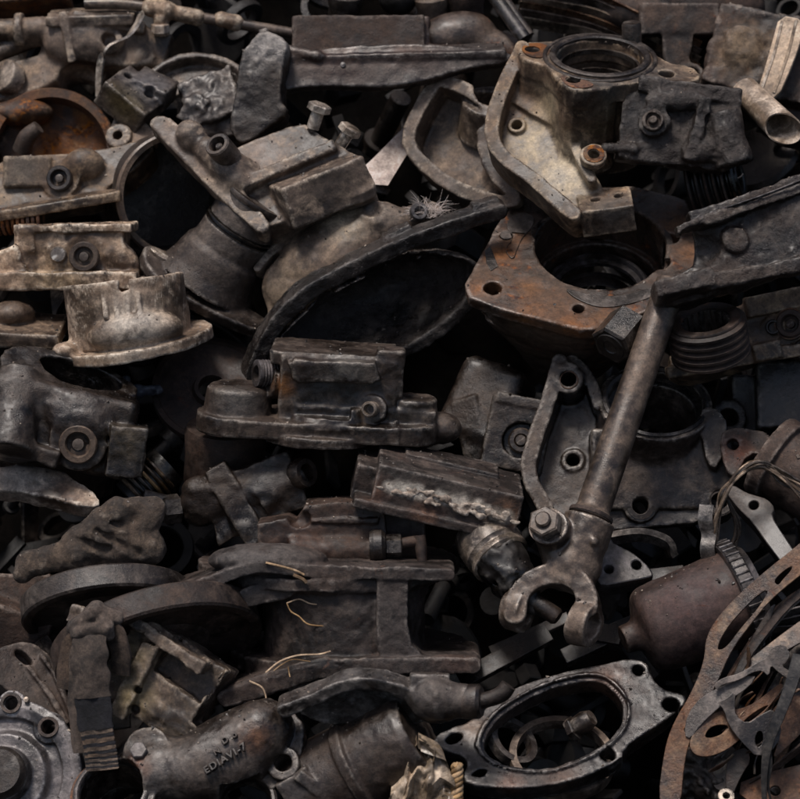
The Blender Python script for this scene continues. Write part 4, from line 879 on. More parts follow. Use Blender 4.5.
b = T.body(2.4); b.box((22, 2, -10), (48, 14, 30), 4, (0, .4, .92), (.96, .15, 0)); T.part('plate', b.mesh(), 'rust_orange'); solo(T)
T = Thing('rusty_drum', 'orange-brown rusty drum shell with a stub lever in its shaded mouth', 'drum', 50, 130, -95)
drum(T, (50, 150, -10), unit((.1, .15, .98)), 66, 60, 'rust_orange', 'shell', 10)
T.tube('lever', [(22, 150, -2), (28, 138, 6), (40, 128, 10)], [10, 9, 7], 'iron', 14)
b = T.body(2.4); b.cyl((50, 150, -35), (.1, .15, .98), 56, -10, 0); b.ell((20, 110, -25), (30, 14, 20)); T.part('back_face', b.mesh(((16, 2.5),)), 'rust_orange')

T = Thing('left_caliper', 'brown flanged caliper arm with a round port, ending by the open drum', 'caliper', 60, 185, -30)
b = T.body(2); n = (-.05, .4, .91)
b.prism([(-20, 172), (8, 156), (60, 152), (100, 148), (140, 138), (156, 142), (140, 165), (112, 185), (95, 196), (60, 200), (20, 208), (-20, 212)], (60, 180, 0), n, -40, 0, sm=1, rd=4)
b.box((45, 206, 4), (80, 5, 30), 3, (0, -.2, .97), (.98, .17, 0)); b.cyl((62, 180, 4), (-.2, .2, .95), 20, -14, 4); b.ell((84, 164, 2), (20, 16, 14), k=8); b.box((28, 172, 0), (24, 16, 8), 6)
T.part('casting', b.mesh(), 'dusty', spots=[((26, 172), 24, '5a5550', .8), ((8, 190), 16, '8f857a', .7), ((110, 165), 26, '7e7267', .5)])
T.bleeder((62, 180, 6), (-.15, .1, .98), 13, 10, 'iron')
T = Thing('lug_plate', 'small grey-brown lug with one eye hole above the open drum', 'lug', 128, 128, -40)
b = T.body(1.9); n = (-.1, .4, .9); b.prism([(108, 130), (116, 112), (130, 110), (150, 126), (160, 140), (140, 148), (118, 150)], (128, 130, 0), n, -14, 0, sm=1); b.cyl((119, 137, 4), n, 13, -12, 3); b.cyl((119, 137, 4), n, 5.5, -30, 10, cut=True, k=1); T.part('lug', b.mesh(), 'dusty'); solo(T)
T = Thing('open_drum', 'dark hollow drum with a thin grey lip left of the flared sleeve', 'drum', 175, 195, -30)
n_ = unit((.35, -.12, .93)); drum(T, (178, 196, 0), n_, 62, 90, 'grime', 'shell', 6)
T.part('lip', lathe([(56, -4), (63.5, -4), (64, 1), (62, 3), (57, 3)], 72), 'worn_steel', at=(178, 196, 0), z=n_)
T.part('back_disc', solid([(0, -80), (60, -80), (60, -76), (0, -76)], 40), 'grime', at=(178, 196, 0), z=n_)
T = Thing('brake_shoe', 'curved brown brake shoe arching behind the two-hole block', 'brake shoe', 192, 75, -70)
b = T.body(2); n = (-.05, .5, .86)
b.band([(146, 84), (160, 68), (185, 58), (210, 58), (236, 68), (246, 80)], 3, (192, 75, 0), n, -26, 8); b.band([(160, 86), (180, 76), (205, 74), (232, 84)], 16, (192, 80, 0), n, -10, -4)
T.part('shoe', b.mesh(), 'dusty'); solo(T)
T = Thing('two_hole_block', 'grey square block end with two holes pointing out of the brake shoe', 'block', 135, 95, -40)
b = T.body(1.8); Z = unit((-.45, -.45, .77)); X = (.8, -.6, 0)
b.box((132, 100, 0), (27, 15, 24), 3, Z, X); n2 = unit((.25, .75, .6)); b.box((152, 88, -10), (20, 16, 12), 5, n2, X); b.cyl((128, 78, 2), n2, 11, -12, 2); b.cyl((149, 97, 4), n2, 11, -12, 2)
b.cyl((128, 78, 2), n2, 4.5, -30, 10, cut=True, k=1); b.cyl((149, 97, 4), n2, 4.5, -30, 10, cut=True, k=1)
T.part('block', b.mesh(((20, .8), (7, .4))), 'iron', spots=[((125, 105), 22, '6b6048', .7), ((150, 88), 24, '6d6c6e', .7)]); solo(T)
T = Thing('mottled_lump', 'lumpy grey corroded casting between drum and sheared bar', 'casting', 210, 108, -25)
b = T.body(2); b.box((214, 102, -12), (28, 26, 18), 6, (-.2, .3, .93), (.9, .3, 0)); b.cone((190, 132, -8), (240, 124, -8), 14, 16, k=3); b.box((196, 112, -4), (12, 16, 12), 4, (-.3, .2, .93), (.8, -.5, 0), k=4); T.part('lump', b.mesh(((14, 2.0), (6, 1.6), (4, .8))), 'iron'); solo(T)

T = Thing('beige_caliper', 'pale beige caliper with dark round port on a flat flange', 'caliper', 70, 255, 0, z=(0, -.1, .995), x=(1, .0, 0))
Z = (0, -.1, .995); X = (1, .01, 0)
b = T.body(1.8)
b.box((55, 279, 0), (86, 9, 42), 3, Z, X, k=3); b.box((72, 250, -8), (54, 24, 34), 4, Z, X, k=4); b.box((76, 227, -4), (58, 4, 36), 2, Z, X, k=2)
b.cyl((88, 258, 18), Z, 22, -14, 8, k=8); b.cyl((62, 256, 18), Z, 12, -10, 8, k=6); b.box((30, 252, 20), (9, 24, 10), 4, Z, X); b.ell((118, 256, 14), (26, 14, 16), Z, (.8, -.5, 0), k=8); b.box((0, 268, 6), (30, 14, 30), 5, Z, (.9, .4, 0)); b.ell((40, 262, 34), (14, 10, 10), Z, X, cut=True)
T.part('casting', b.mesh(((24, 1.2), (8, .8), (4, .3))), 'beige', spots=[((110, 240), 20, '5a4c40', .6), ((45, 240), 18, '6b5c4e', .6), ((60, 282), 30, '8a7a62', .5)])
T.bleeder((88, 258, 26), unit((-.05, -.05, .99)), 15, 8, 'iron'); T.part('plug', solid([(0, -4), (8.5, -4), (8.5, 3), (7, 5), (0, 5)], 24), 'bright_steel', at=(62, 256, 26), z=(0, 0, 1))
T = Thing('flange_end', 'dusty flat flange end poking out below the beige caliper', 'flange', 30, 320, 10)
b = T.body(2); b.box((20, 330, 0), (44, 8, 40), 4, (0, -.3, .95), (1, -.05, 0)); b.ell((12, 314, -5), (22, 14, 28), k=8); T.part('flange', b.mesh(), 'dusty'); solo(T)
T = Thing('hanging_chip', 'pale loose chip hanging between beige caliper and flanged cap', 'chip', 54, 300, -20)
T.pl('chip', [(50, 285), (60, 286), (66, 296), (58, 308), (54, 320), (52, 306)], [], (56, 300, 0), (0, .2, .98), -4, 0, 'beige', bev=.6, sm=0); solo(T)

T = Thing('notched_cap', 'beige round cap with a U-shaped notch and domed front on a flange', 'cap', 135, 320, 40)
a_ = unit((-.12, .985, .06)); b = T.body(1.8); X = (.98, .13, 0)
b.cyl((132, 345, 0), a_, 60, 0, 66, rd=2); b.cyl((132, 345, 0), a_, 53, 10, 90, cut=True)
b.cyl((137, 343, 0), unit((-.16, .96, .20)), 77, -6, 6, rd=3); b.ell((140, 334, 46), (48, 22, 30), (0, .1, .99), X, k=6); b.ell((70, 352, 20), (14, 10, 30), k=8)
b.cap((130, 290, 40), (130, 290, 80), 5, 5, cut=True, k=1.5); b.box((130, 280, 60), (5, 12, 30), 1, cut=True, k=1.5)
for i in range(4): b.box((112 + i * 11, 308, 58), (2.5, 14, 6), 2, (0, .2, .98), X, k=4)
T.part('cap', b.mesh(((22, 1.2), (8, .6))), 'beige', spots=[((140, 322), 34, 'c6beb4', 1.1), ((90, 310), 20, '66584a', .7), ((170, 300), 22, '6b5d4e', .6), ((130, 355), 60, '6f5f4c', .6)]); solo(T)

T = Thing('slotted_caliper', 'dark oily caliper with long oval opening on top and a pale ring port', 'caliper', 70, 415, 75)
up = unit((.22, .80, .56)); o = (70, 372, 0); Z = unit((.05, -.45, .89)); X = unit((.96, -.27, -.1)); b = T.body(1.8)
b.prism([(2, 354), (14, 346), (44, 349), (98, 366), (134, 386), (134, 397), (98, 399), (44, 384), (6, 368)], o, up, -130, 0, sm=1, rd=4)
b.prism([(0, 352), (14, 345), (46, 348), (100, 364), (138, 386), (136, 398), (98, 400), (44, 386), (4, 370)], o, up, -14, 1, sm=1, rd=2.5)
b.box((62, 424, 22), (74, 40, 20), 8, (0, -.15, .99), (.97, -.22, 0), k=8); b.box((131, 449, 40), (18, 25, 22), 3, (.1, -.1, .99), (.98, -.12, 0), k=4); b.cyl((85, 441, 46), (-.05, -.1, .99), 28, -30, 4, k=8); b.box((38, 450, 44), (28, 8, 16), 5, (0, -.1, .99), X, k=6)
b.cone((24, 372, 22), (18, 452, 60), 20, 24, k=12, rd=4); b.ell((85, 415, 44), (34, 22, 12), (0, .1, .99), X, k=12)
b.prism([(34, 357), (60, 356), (104, 371), (124, 385), (118, 391), (92, 391), (52, 377)], o, up, -70, 20, sm=2, cut=True, k=2)
T.part('casting', b.mesh(((26, 1.2), (9, .8), (4.5, .3))), 'grime', spots=[((20, 375), 40, '4c4642', .7), ((135, 440), 24, '4f4639', .7), ((70, 385), 40, '4a403a', .5), ((60, 410), 40, '3a3330', .5)])
T.bleeder((85, 443, 49), unit((-.05, -.1, .99)), 19, 7, 'worn_steel', 'ring_port')
T = Thing('coil_spring', 'row of brass-brown spring coils above the beige caliper', 'spring', 25, 217, -25)
for i in range(9): T.part('coil', lathe([(12 + 1.9 * math.cos(q), i * 5.2 + 1.9 * math.sin(q)) for q in np.linspace(0, 2 * math.pi, 8)[:-1]], 28), 'rust_orange', at=(0, 222, 0), z=unit((.98, .05, .1)))
T = Thing('blue_scrap', 'crumpled bluish plastic scrap in the dark beside the rust disc', 'plastic scrap', 140, 390, 0)
b = T.body(1.6); b.cap((118, 384, 0), (140, 392, 4), 5, 6, k=5); b.cap((136, 392, 4), (158, 390, 0), 6, 5, k=5); b.cap((126, 380, 0), (122, 392, 2), 4, k=4); T.part('scrap', b.mesh(((7, 2.2),)), 'blue_plastic'); solo(T)
T = Thing('flat_flange', 'pale worn flange edge sticking out under the dark oily caliper', 'flange', 45, 492, 85)
b = T.body(1.8); n = unit((.02, .55, .83))
b.prism([(-30, 470), (20, 466), (62, 474), (90, 486), (104, 503), (92, 508), (40, 494), (-30, 486)], (45, 485, 0), n, -22, 0, sm=1, rd=3); b.ell((20, 480, -10), (50, 14, 14), k=8)
T.part('flange', b.mesh(((20, 1.4), (7, .8))), 'beige', spots=[((60, 500), 20, '5a3c2a', .7), ((20, 478), 30, '8d8781', .7)]); solo(T)
T = Thing('rust_disc', 'dark red rusty disc in the shade between calipers', 'disc', 212, 395, -20)
n_ = unit((.1, .5, .86)); T.part('disc', lathe([(14, -8), (58, -8), (60, -6), (60, 2), (55, 3), (53, 0), (20, 0), (18, 6), (14, 6)], 64), 'rust_red', at=(212, 390, 0), z=n_); solo(T)
T = Thing('red_sleeve', 'short rust-red sleeve standing under the flat-based caliper', 'sleeve', 225, 455, 5)
T.part('sleeve', lathe([(30, -30), (40, -30), (41, -26), (40, 0), (41, 24), (39, 30), (30, 30)], 48), 'rust_red', at=(225, 455, 0), z=unit((.05, .94, .33))); solo(T)

T = Thing('drag_link_end', 'dark oily link end with a stubby nut and round socket', 'link end', 240, 495, 45)
b = T.body(1.8)
b.cap((200, 505, 0), (265, 490, 0), 22, 26, k=8); b.cone((262, 498, 4), (306, 470, 10), 24, 14, k=8); b.box((238, 505, 12), (12, 44, 16), 4, (0, .1, .99), (.85, .5, 0), k=4); b.box((262, 492, 8), (40, 30, 12), 5, x=(.9, .35, 0), k=6); b.ell((205, 488, 8), (22, 12, 18), k=8)
b.prism([(220, 470), (262, 520), (220, 545), (212, 520)], (235, 510, 4), None, -14, 12, k=6)
T.part('casting', b.mesh(((16, 1.8), (7, .9))), 'grime')
T.part('socket', lathe([(8, 0), (15, 0), (16, 8), (14, 14), (9, 14), (8, 4)], 28), 'grime', at=(298, 474, 14), z=unit((.7, .15, .68)))
T.part('nut', hexprism(15, 18), 'grime', at=(180, 508, 0), z=unit((-.9, -.1, .3)))
T.part('stem', solid([(0, 0), (7, 0), (7, 36), (0, 36)], 16), 'iron', at=(178, 505, 0), z=unit((-.9, .25, .2)))
T = Thing('coil_boot', 'short coil of bright ribs beside the oily caliper corner', 'coil', 152, 482, 35)
a_ = unit((.66, -.62, .2)); c = (132, 464, -14); a_ = unit((.64, .60, -.12)); c = (138, 492, -10)
T.part('core', solid([(0, -12), (21, -12), (21, 40), (0, 40)], 28), 'rubber', at=c, z=a_)
for i in range(6): T.part('coil', lathe([(23 + 2.2 * math.cos(q), i * 6.2 - 4 + 2.2 * math.sin(q)) for q in np.linspace(0, 2 * math.pi, 9)[:-1]], 48), 'brass_worn', at=c, z=a_)

T = Thing('dirty_rag', 'stiff grey-brown rag lump draped on the brake drums', 'rag', 95, 540, 110)
b = T.body(1.7)
b.cap((28, 562, 0), (80, 552, 4), 13, 16, k=8); b.cap((80, 555, 4), (148, 548, 8), 16, 18, k=10); b.cap((95, 545, 6), (120, 508, 10), 16, 14, k=8); b.cap((118, 510, 10), (155, 505, 6), 13, 9, k=8); b.cap((140, 540, 10), (150, 515, 8), 14, 12, k=8); b.ell((112, 535, 12), (30, 24, 16), k=10); b.cap((30, 565, 4), (24, 574, 4), 9, 7, k=6); b.cap((70, 540, 0), (100, 520, 4), 10, 12, k=8)
b.cap((70, 536, 18), (112, 548, 26), 3.5, 4, k=8, cut=True); b.cap((100, 530, 26), (140, 552, 26), 3, 4, k=8, cut=True); b.cap((110, 518, 24), (138, 530, 26), 3, 3, k=8, cut=True)
T.part('rag', b.mesh(((20, 3.2), (9, 1.3), (4, .5))), 'rag'); solo(T)
T = Thing('thick_drum', 'iron brake drum with a scratched grey rim under the dirty rag', 'brake drum', 104, 632, 70)
disc(T, (108, 617, 0), unit((.13, -.90, .41)), 86, 24, 'iron'); solo(T)
T = Thing('wide_drum', 'wider brown brake drum tilted in front of the scratched drum', 'brake drum', 165, 668, 90)
disc(T, (160, 654, 0), unit((.27, -.85, .45)), 106, 27, 'rust_brown'); solo(T)
# ================================================================== bottom
T = Thing('slotted_lever', 'brown cast lever with a slot in its rounded end beside the knotted belt', 'lever', 38, 685, 100)
n = unit((.35, .35, .87)); b = T.body(1.8)
b.prism([(-10, 652), (8, 644), (26, 642), (42, 650), (58, 668), (72, 695), (84, 730), (74, 742), (40, 716), (5, 686), (-10, 670)], (38, 685, 0), n, -38, 0, sm=1, rd=4)
b.prism([(14, 650), (24, 652), (34, 664), (28, 666), (16, 658)], (38, 685, 0), n, -16, 8, sm=1, cut=True); b.band([(40, 658), (56, 680), (70, 712)], 2.6, (38, 685, 1), n, -4, 5); b.band([(28, 668), (50, 696), (66, 722)], 2.6, (38, 685, 1), n, -4, 4)
T.part('casting', b.mesh(((22, 1), (8, .6))), 'rust_brown', spots=[((30, 660), 30, '5b514b', .6), ((20, 690), 40, '4b443f', .6)]); solo(T)
T = Thing('shadow_casting', 'dark brown angular casting left of the brake drums', 'casting', 20, 620, 40)
b = T.body(2.2); b.box((10, 625, -10), (40, 24, 30), 5, (0, -.2, .97), (.9, -.35, 0)); b.ell((30, 612, -20), (30, 20, 20)); b.box((10, 590, -25), (40, 14, 20), 5, (0, .1, .99)); T.part('casting', b.mesh(), 'rust_brown'); solo(T)
T = Thing('wood_slat', 'splintered brown slat wedged behind the knotted belt', 'slat', 55, 655, 70)
T.part('slat', hexprism(9, 70, n=4), 'rust_brown', at=(40, 640, 0), z=unit((.55, -.8, .1))); solo(T)

T = Thing('hub_plate', 'grey aluminium hub plate with bolt holes and a dark centre boss', 'hub plate', 10, 765, 130)
n = unit((-.06, .3, .95)); C = (4, 776, 0)
b = T.body(1.7); b.cyl(C, n, 78, -26, -6, rd=3); b.rev(C, n, [(58, -8), (79, -8), (78, 0), (70, 2), (60, 0)]); b.cyl(C, n, 50, -10, 2, r1=42, rd=2)
b.cyl(T.on(47, 729, C, n), n, 16, -12, -2, k=4); b.cyl(T.on(8, 706, C, n), n, 14, -12, -2, k=4); b.cyl(C, n, 30, -5, 16, r1=26)
for q in ((47, 729), (8, 706), (-20, 720)): b.cyl(T.on(*q, C, n), n, 7, -40, 10, cut=True, k=1.2)
T.part('plate', b.mesh(((24, .6), (7, .4))), 'aluminium')
T.part('boss', solid([(0, 10), (26, 10), (26, 24), (22, 30), (0, 30)], 36), 'grime', at=C, z=n)
for q in ((47, 729), (8, 706)): T.part('hole_ring', lathe([(7.2, 0), (11, 0), (10.5, 3.6), (7.5, 3.6)], 24), 'rust_brown', at=T.on(*q, C, n), z=n)
for k in range(2): T.part('small_pin', solid([(0, 0), (3, 0), (2.6, 6), (0, 7)], 12), 'bright_steel', at=T.on(24 - 30 * k, 703 + 2 * k, C, n), z=n)

# ---- knotted belt
T = Thing('knotted_belt', 'grey-brown cloth belt tied in a knot with a dark striped hanging end', 'belt', 95, 680, 165)
cl = spline([T.L(q) for q in ((92, 622, 8), (93, 640, 18), (92, 665, 20), (95, 695, 17), (97, 720, 14), (102, 750, 12), (104, 768, 11))], 8); wd = np.interp(np.linspace(0, 1, len(cl)), [0, .15, .4, 1], [9, 17, 19, 16])
upv = T.V((1, 0, .1)); cut1 = 24; cut2 = 34
T.part('strap', cloth(cl[:cut1 + 1], wd[:cut1 + 1], 3.0, upv, 4.5, 2.0), 'belt_cloth')
T.part('dark_band', cloth(cl[cut1:cut2 + 1], wd[cut1:cut2 + 1], 3.0, upv, 3.5, 1.0), 'belt_dark', label='black end section of the belt')
nst = 13; seg = spline(cl[cut2:], 6)
for i in range(nst):
    a = int(i * (len(seg) - 1) / nst); c_ = int((i + 1) * (len(seg) - 1) / nst) + 1
    T.part('stripe', cloth(seg[a:c_ + 1], np.full(len(seg[a:c_ + 1]), 16.4), 3.0, upv, 3.0, .5), 'belt_dark' if i % 2 else 'straw_dull')
T.part('back_tail', cloth(spline([T.L(q) for q in ((90, 625, 0), (82, 645, 8), (78, 680, 6), (78, 720, 4), (82, 752, 2))], 6), np.interp(np.linspace(0, 1, 25), [0, .3, 1], [6, 9, 8]), 3.5, upv), 'belt_cloth')
T.part('side_tail', cloth(spline([T.L(q) for q in ((100, 620, 4), (116, 632, 6), (121, 655, 2), (120, 674, -4))], 6), np.interp(np.linspace(0, 1, 19), [0, .4, 1], [7, 11, 10]), 3.5, T.V((.9, .2, .4))), 'belt_cloth')
T.part('side_tail', cloth(spline([T.L(q) for q in ((88, 622, -2), (76, 640, -4), (68, 660, -8), (66, 690, -12))], 6), np.interp(np.linspace(0, 1, 19), [0, .4, 1], [7, 11, 11]), 3.5, T.V((.9, .3, .2))), 'belt_cloth')
b = T.body(1.6); b.cap((76, 626, 6), (98, 610, 12), 8, 9, k=4); b.cap((98, 610, 12), (118, 618, 8), 9, 7, k=4); b.cap((80, 632, 14), (108, 626, 16), 8, 8, k=3); b.cap((104, 620, 14), (110, 634, 12), 8, 6, k=3); b.cap((80, 622, 20), (100, 618, 22), 2, 2, k=3, cut=True)
T.part('knot', b.mesh(((10, 1.4), (5, .6))), 'belt_cloth')
T = Thing('pale_stub', 'short pale broken stub beside the belt knot', 'stub', 76, 613, 145)
b = T.body(1.6); b.box((76, 614, 0), (7, 9, 6), 2.5, x=(.95, -.3, 0)); T.part('stub', b.mesh(((6, .8),)), 'beige'); solo(T)

T = Thing('ochre_casting', 'ochre dusty block casting with a deep side recess behind the belt', 'casting', 172, 682, 125)
Z = unit((-.15, .1, .98)); X = (.83, -.55, .1)
b = T.body(1.8); b.box((165, 680, -10), (52, 44, 36), 4, Z, X, k=4); b.box((190, 668, 20), (30, 20, 14), 5, Z, X, cut=True, k=5); b.box((182, 720, 14), (34, 8, 20), 3, Z, X, k=4); b.box((168, 640, 10), (50, 6, 26), 3, Z, X, k=3); b.box((137, 678, 26), (9, 40, 8), 4, Z, (.9, -.42, 0), k=6)
for q in ((141, 686), (137, 706)): b.cyl((*q, 30), Z, 4, -16, 14, cut=True, k=2)
T.part('casting', b.mesh(((24, 1.6), (8, 1.0), (4, .5))), 'dusty', spots=[((130, 650), 24, '8f7f5e', .7), ((140, 690), 22, '8a7a55', .7), ((205, 690), 40, '2c2620', .6), ((175, 730), 30, '4c4234', .6)]); solo(T)

# ---- lettered cover
T = Thing('lettered_cover', 'grey-brown rounded cover with raised letters, bolt ears and a round mouth', 'cover', 205, 765, 150)
n = unit((-.2, .38, .9)); L_ = unit((.80, .58, .1)); o = (225, 755, 10)
b = T.body(1.6)
b.ell((228, 756, -12), (74, 40, 32), n, L_, k=8); b.cap((190, 772, -12), (258, 732, -12), 34, 30, k=8); b.ell((150, 778, -18), (50, 36, 34), n, L_, k=12)
b.prism([(168, 752), (190, 742), (215, 724), (250, 708), (268, 703), (290, 712), (304, 728), (302, 752), (296, 770), (285, 780), (255, 800), (200, 815), (150, 815), (130, 760)], (225, 755, -22), n, -14, 0, sm=1, rd=3)
for q, r_ in (((283, 762), 17), ((192, 752), 13), ((266, 713), 13)): b.cyl(T.on(*q, (225, 755, -10), n), n, r_, -14, 0, k=5)
b.cyl((146, 752, -8), n, 24, -14, 4, k=6); b.cyl((116, 790, 6), unit((-.15, .62, .77)), 42, -50, 0, k=6); b.cyl((112, 790, 6), unit((-.15, .62, .77)), 33, -60, 20, cut=True, k=2)
b.cyl((246, 800, 6), unit((.0, .55, .83)), 31, -24, 0, k=4); b.cyl((246, 800, 6), unit((.0, .55, .83)), 26, -30, 20, cut=True, k=1.5)
for q, r_ in (((283, 762), 8.5), ((192, 752), 6.5), ((266, 713), 6)): b.cyl(T.on(*q, (225, 755, -10), n), n, r_, -40, 10, cut=True, k=1.5)
T.part('casting', b.mesh(((26, .9), (8, .5), (4, .25))), 'iron', spots=[((262, 735), 16, '7a4f30', .6), ((225, 745), 50, '57504c', .5), ((165, 765), 30, '6a6562', .6), ((135, 770), 14, '6b3f28', .7), ((283, 762), 16, '665f59', .6)])
T.part('mouth_ring', lathe([(33, -6), (38, -6), (39, 1.5), (37, 3), (34.5, 3), (33, 1)], 56), 'iron_blue', at=(112, 790, 6), z=unit((-.15, .62, .77)))
T.part('rust_ring', lathe([(39, -2), (43, -3), (43, -8), (39, -8)], 56), 'rust_orange', at=(112, 790, 6), z=unit((-.15, .62, .77)))
T.part('mouth_ring', lathe([(26, -4), (31, -4), (31.5, 1), (29, 2.5), (26.5, 2)], 44), 'iron_blue', at=(246, 800, 6), z=unit((0, .55, .83)))
T.bolt((140, 754, -2), unit((-.1, .5, .86)), 9, 7, 5, 4, 'iron_blue')
def lettering(T, txt, size, p, z, x, depth, name):
    cu_ = bpy.data.curves.new('t', 'FONT'); cu_.body = txt; cu_.size = size; cu_.extrude = depth; cu_.bevel_depth = .55; cu_.offset = -.1; cu_.space_character = 1.2; cu_.align_x = 'CENTER'; cu_.align_y = 'CENTER'
    o_ = bpy.data.objects.new('t', cu_); me = bpy.data.meshes.new_from_object(o_); V = np.zeros(len(me.vertices) * 3); me.vertices.foreach_get('co', V)
    F = [tuple(q.vertices) for q in me.polygons]; V = V.reshape(-1, 3); bpy.data.objects.remove(o_); bpy.data.curves.remove(cu_); bpy.data.meshes.remove(me)
    return T.part(name, (V, F), 'iron', at=p, z=z, x=x)
lettering(T, 'EDIAVI-7', 10.5, (227, 756, 23.6), n, L_, 2.2, 'raised_lettering'); lettering(T, 'N', 9, (219, 749, 22.6), n, L_, 2.2, 'raised_lettering'); lettering(T, 'D o', 9.5, (231, 736, 19.2), n, L_, 2.4, 'raised_lettering')

T = Thing('dark_cylinder', 'dark brown ridged cylinder casting beside the crumpled bag', 'cylinder', 350, 775, 130)
a_ = unit((.72, .42, .2)); b = T.body(1.9)
b.rev((305, 800, -20), a_, [(0, 0), (46, 0), (50, 20), (50, 60), (53, 62), (53, 72), (49, 75), (48, 130), (44, 138), (0, 138)]); b.box((300, 785, 20), (18, 16, 12), 4, x=(.8, .5, 0)); b.box((310, 778, 22), (6, 14, 14), 2, x=(.6, .8, 0))
T.part('cylinder', b.mesh(((26, 1.2), (8, .7))), 'iron', spots=[((300, 785), 26, '5f5c5c', .7), ((340, 770), 60, '3d342f', .8), ((390, 750), 40, '3d342f', .8)]); solo(T)

# ---- crumpled bag and cord
T = Thing('crumpled_bag', 'crumpled dirty plastic sheet in pale folds at the heap foot', 'plastic sheet', 418, 775, 165)
nu, nv = 60, 54; V = []; F = []
rs = np.random.RandomState(5); lats = [rs.uniform(-1, 1, (40, 40)) for _ in range(4)]
def bil(l, x_, y_):
    i, j = int(x_), int(y_); f, g = x_ - i, y_ - j; return (l[i, j] * (1 - f) + l[i + 1, j] * f) * (1 - g) + (l[i, j + 1] * (1 - f) + l[i + 1, j + 1] * f) * g
for j in range(nv + 1):
    for i in range(nu + 1):
        s_, t_ = i / nu, j / nv
        left = np.interp(t_, [0, .25, 1], [414, 404, 376]); right = np.interp(t_, [0, .12, .4, 1], [420, 446, 454, 450])
        q = s_ * 3 + .8 * t_; wx = q + .8 * bil(lats[0], s_ * 5 + 2, t_ * 4 + 2); wy = t_ * 2.2 + .8 * bil(lats[1], s_ * 5 + 2, t_ * 4 + 2)
        z_ = 24 * (.5 - abs(bil(lats[2], wx + 3, wy + 3))) + 9 * (.5 - abs(bil(lats[3], wx * 2.2 + 3, wy * 2 + 3))) + 1.5 * bil(lats[1], s_ * 14, t_ * 14)
        x_ = left + (right - left) * s_ + 3 * bil(lats[2], s_ * 7, t_ * 6); y_ = 744 + 75 * t_ + (1 - t_) * (9 * bil(lats[0], s_ * 9 + 4, 1) - 6 * math.sin(s_ * 3))
        V.append(T.L((x_, y_, z_ + 10 * t_)))
for j in range(nv):
    for i in range(nu): a = j * (nu + 1) + i; F.append((a, a + nu + 1, a + nu + 2, a + 1))
V = np.array(V); nV = len(V); V = np.vstack([V, V - T.V((0, 0, 1)) * .8]); F = F + [tuple(q + nV for q in f[::-1]) for f in F]
T.part('sheet', (V, F), 'bag', smooth=50); solo(T)
T = Thing('braided_cord', 'short pale braided cord hanging beside the crumpled sheet', 'cord', 457, 780, 165)
for k in range(3):
    T.tube('strand', [(457 + 3.6 * math.cos(q * 1.15 + k * 2.09), 764 + q * 3, 4 + 3.6 * math.sin(q * 1.15 + k * 2.09)) for q in range(15)], 3.1, 'straw', 8, sp=4)

# ---- lever with ball joint
T = Thing('curved_lever', 'curved shell lever joined to a collar and short rod', 'lever', 370, 700, 190)
b = T.body(1.8); n = unit((0, -.35, .93))
b.band([(284, 710), (314, 699), (338, 685), (368, 681), (398, 687), (424, 704), (438, 716)], 7, (360, 700, 0), n, -22, 4, rd=4)
b.prism([(290, 714), (318, 701), (342, 688), (370, 684), (400, 692), (424, 708), (430, 730), (330, 732)], (360, 700, -18), n, -8, 0, sm=1, k=4); b.ell((436, 700, 0), (28, 22, 22), k=8); b.cap((436, 700, 0), (462, 700, 4), 20, 17, k=8); b.box((430, 682, -6), (20, 8, 12), 4)
T.part('casting', b.mesh(((20, 1.4), (7, .8))), 'iron', spots=[((360, 684), 60, '53504e', .5)])
T.part('collar', lathe([(6, -10), (16, -10), (17.5, -6), (17.5, 8), (15, 11), (6, 11)], 36), 'iron', at=(471, 701, 6), z=unit((.96, .05, .25)))
T.tube('rod', [(478, 701, 8), (492, 697, 10), (502, 692, 12), (508, 684, 13)], [8, 8, 8.5, 8], 'grime', 16)

# ---- ring flange at the bottom
T = Thing('ring_flange', 'large blue-grey ring flange with bolt ears lying over a piston ring', 'ring flange', 560, 730, 130)
n = unit((-.02, .62, .78)); o = (555, 726, 0); b = T.body(1.7)
out = [(432, 742), (436, 734), (452, 728), (471, 722), (494, 704), (518, 690), (558, 678), (600, 670), (634, 663), (650, 667), (655, 680), (664, 692), (686, 696), (689, 703), (671, 717), (645, 732), (622, 746), (620, 756), (580, 772), (545, 780), (500, 782), (466, 778), (462, 770), (468, 761), (462, 753), (449, 750)]
hol = [(482, 744), (490, 726), (509, 710), (551, 690), (598, 681), (616, 692), (626, 708), (621, 726), (604, 742), (578, 754), (545, 765), (510, 762), (490, 755)]
b.prism(out, o, n, -24, 0, sm=1, rd=2); b.band(hol, 7, (555, 726, 0), n, -20, 3, closed=True, sm=2, rd=1.5, k=2)
b.prism(hol, o, n, -60, 20, sm=2, cut=True, k=1.5); b.prism(hol, o, n, -2, 12, sm=2, cut=True, grow=4, k=1)
b.prism([(444, 738), (454, 732), (464, 734), (458, 741), (448, 743)], o, n, -40, 9, sm=1, cut=True, k=1.5); b.prism([(468, 771), (476, 765), (488, 765), (482, 773)], o, n, -40, 9, sm=1, cut=True, k=1.5)
for q, r_ in (((642, 674), 6.5), ((672, 706), 9), ((606, 751), 7.5)): b.cyl(T.on(*q, o, n), n, r_, -40, 9, cut=True, k=1.5)
T.part('ring', b.mesh(((26, .7), (8, .5), (4, .25))), 'iron_dark', spots=[((509, 775), 14, '6a4a3a', .6), ((470, 723), 16, '75604e', .6), ((560, 770), 20, '5c4436', .5), ((605, 690), 24, '5c4030', .6)]); solo(T)
T = Thing('piston_ring', 'plain grey ring lying inside the ring flange', 'ring', 560, 745, 105)
T.part('ring', lathe([(46, -6), (53, -6), (54, 0), (53, 6), (46, 6)], 64), 'worn_steel', at=(562, 758, 0), z=unit((.05, .75, .6))); solo(T)
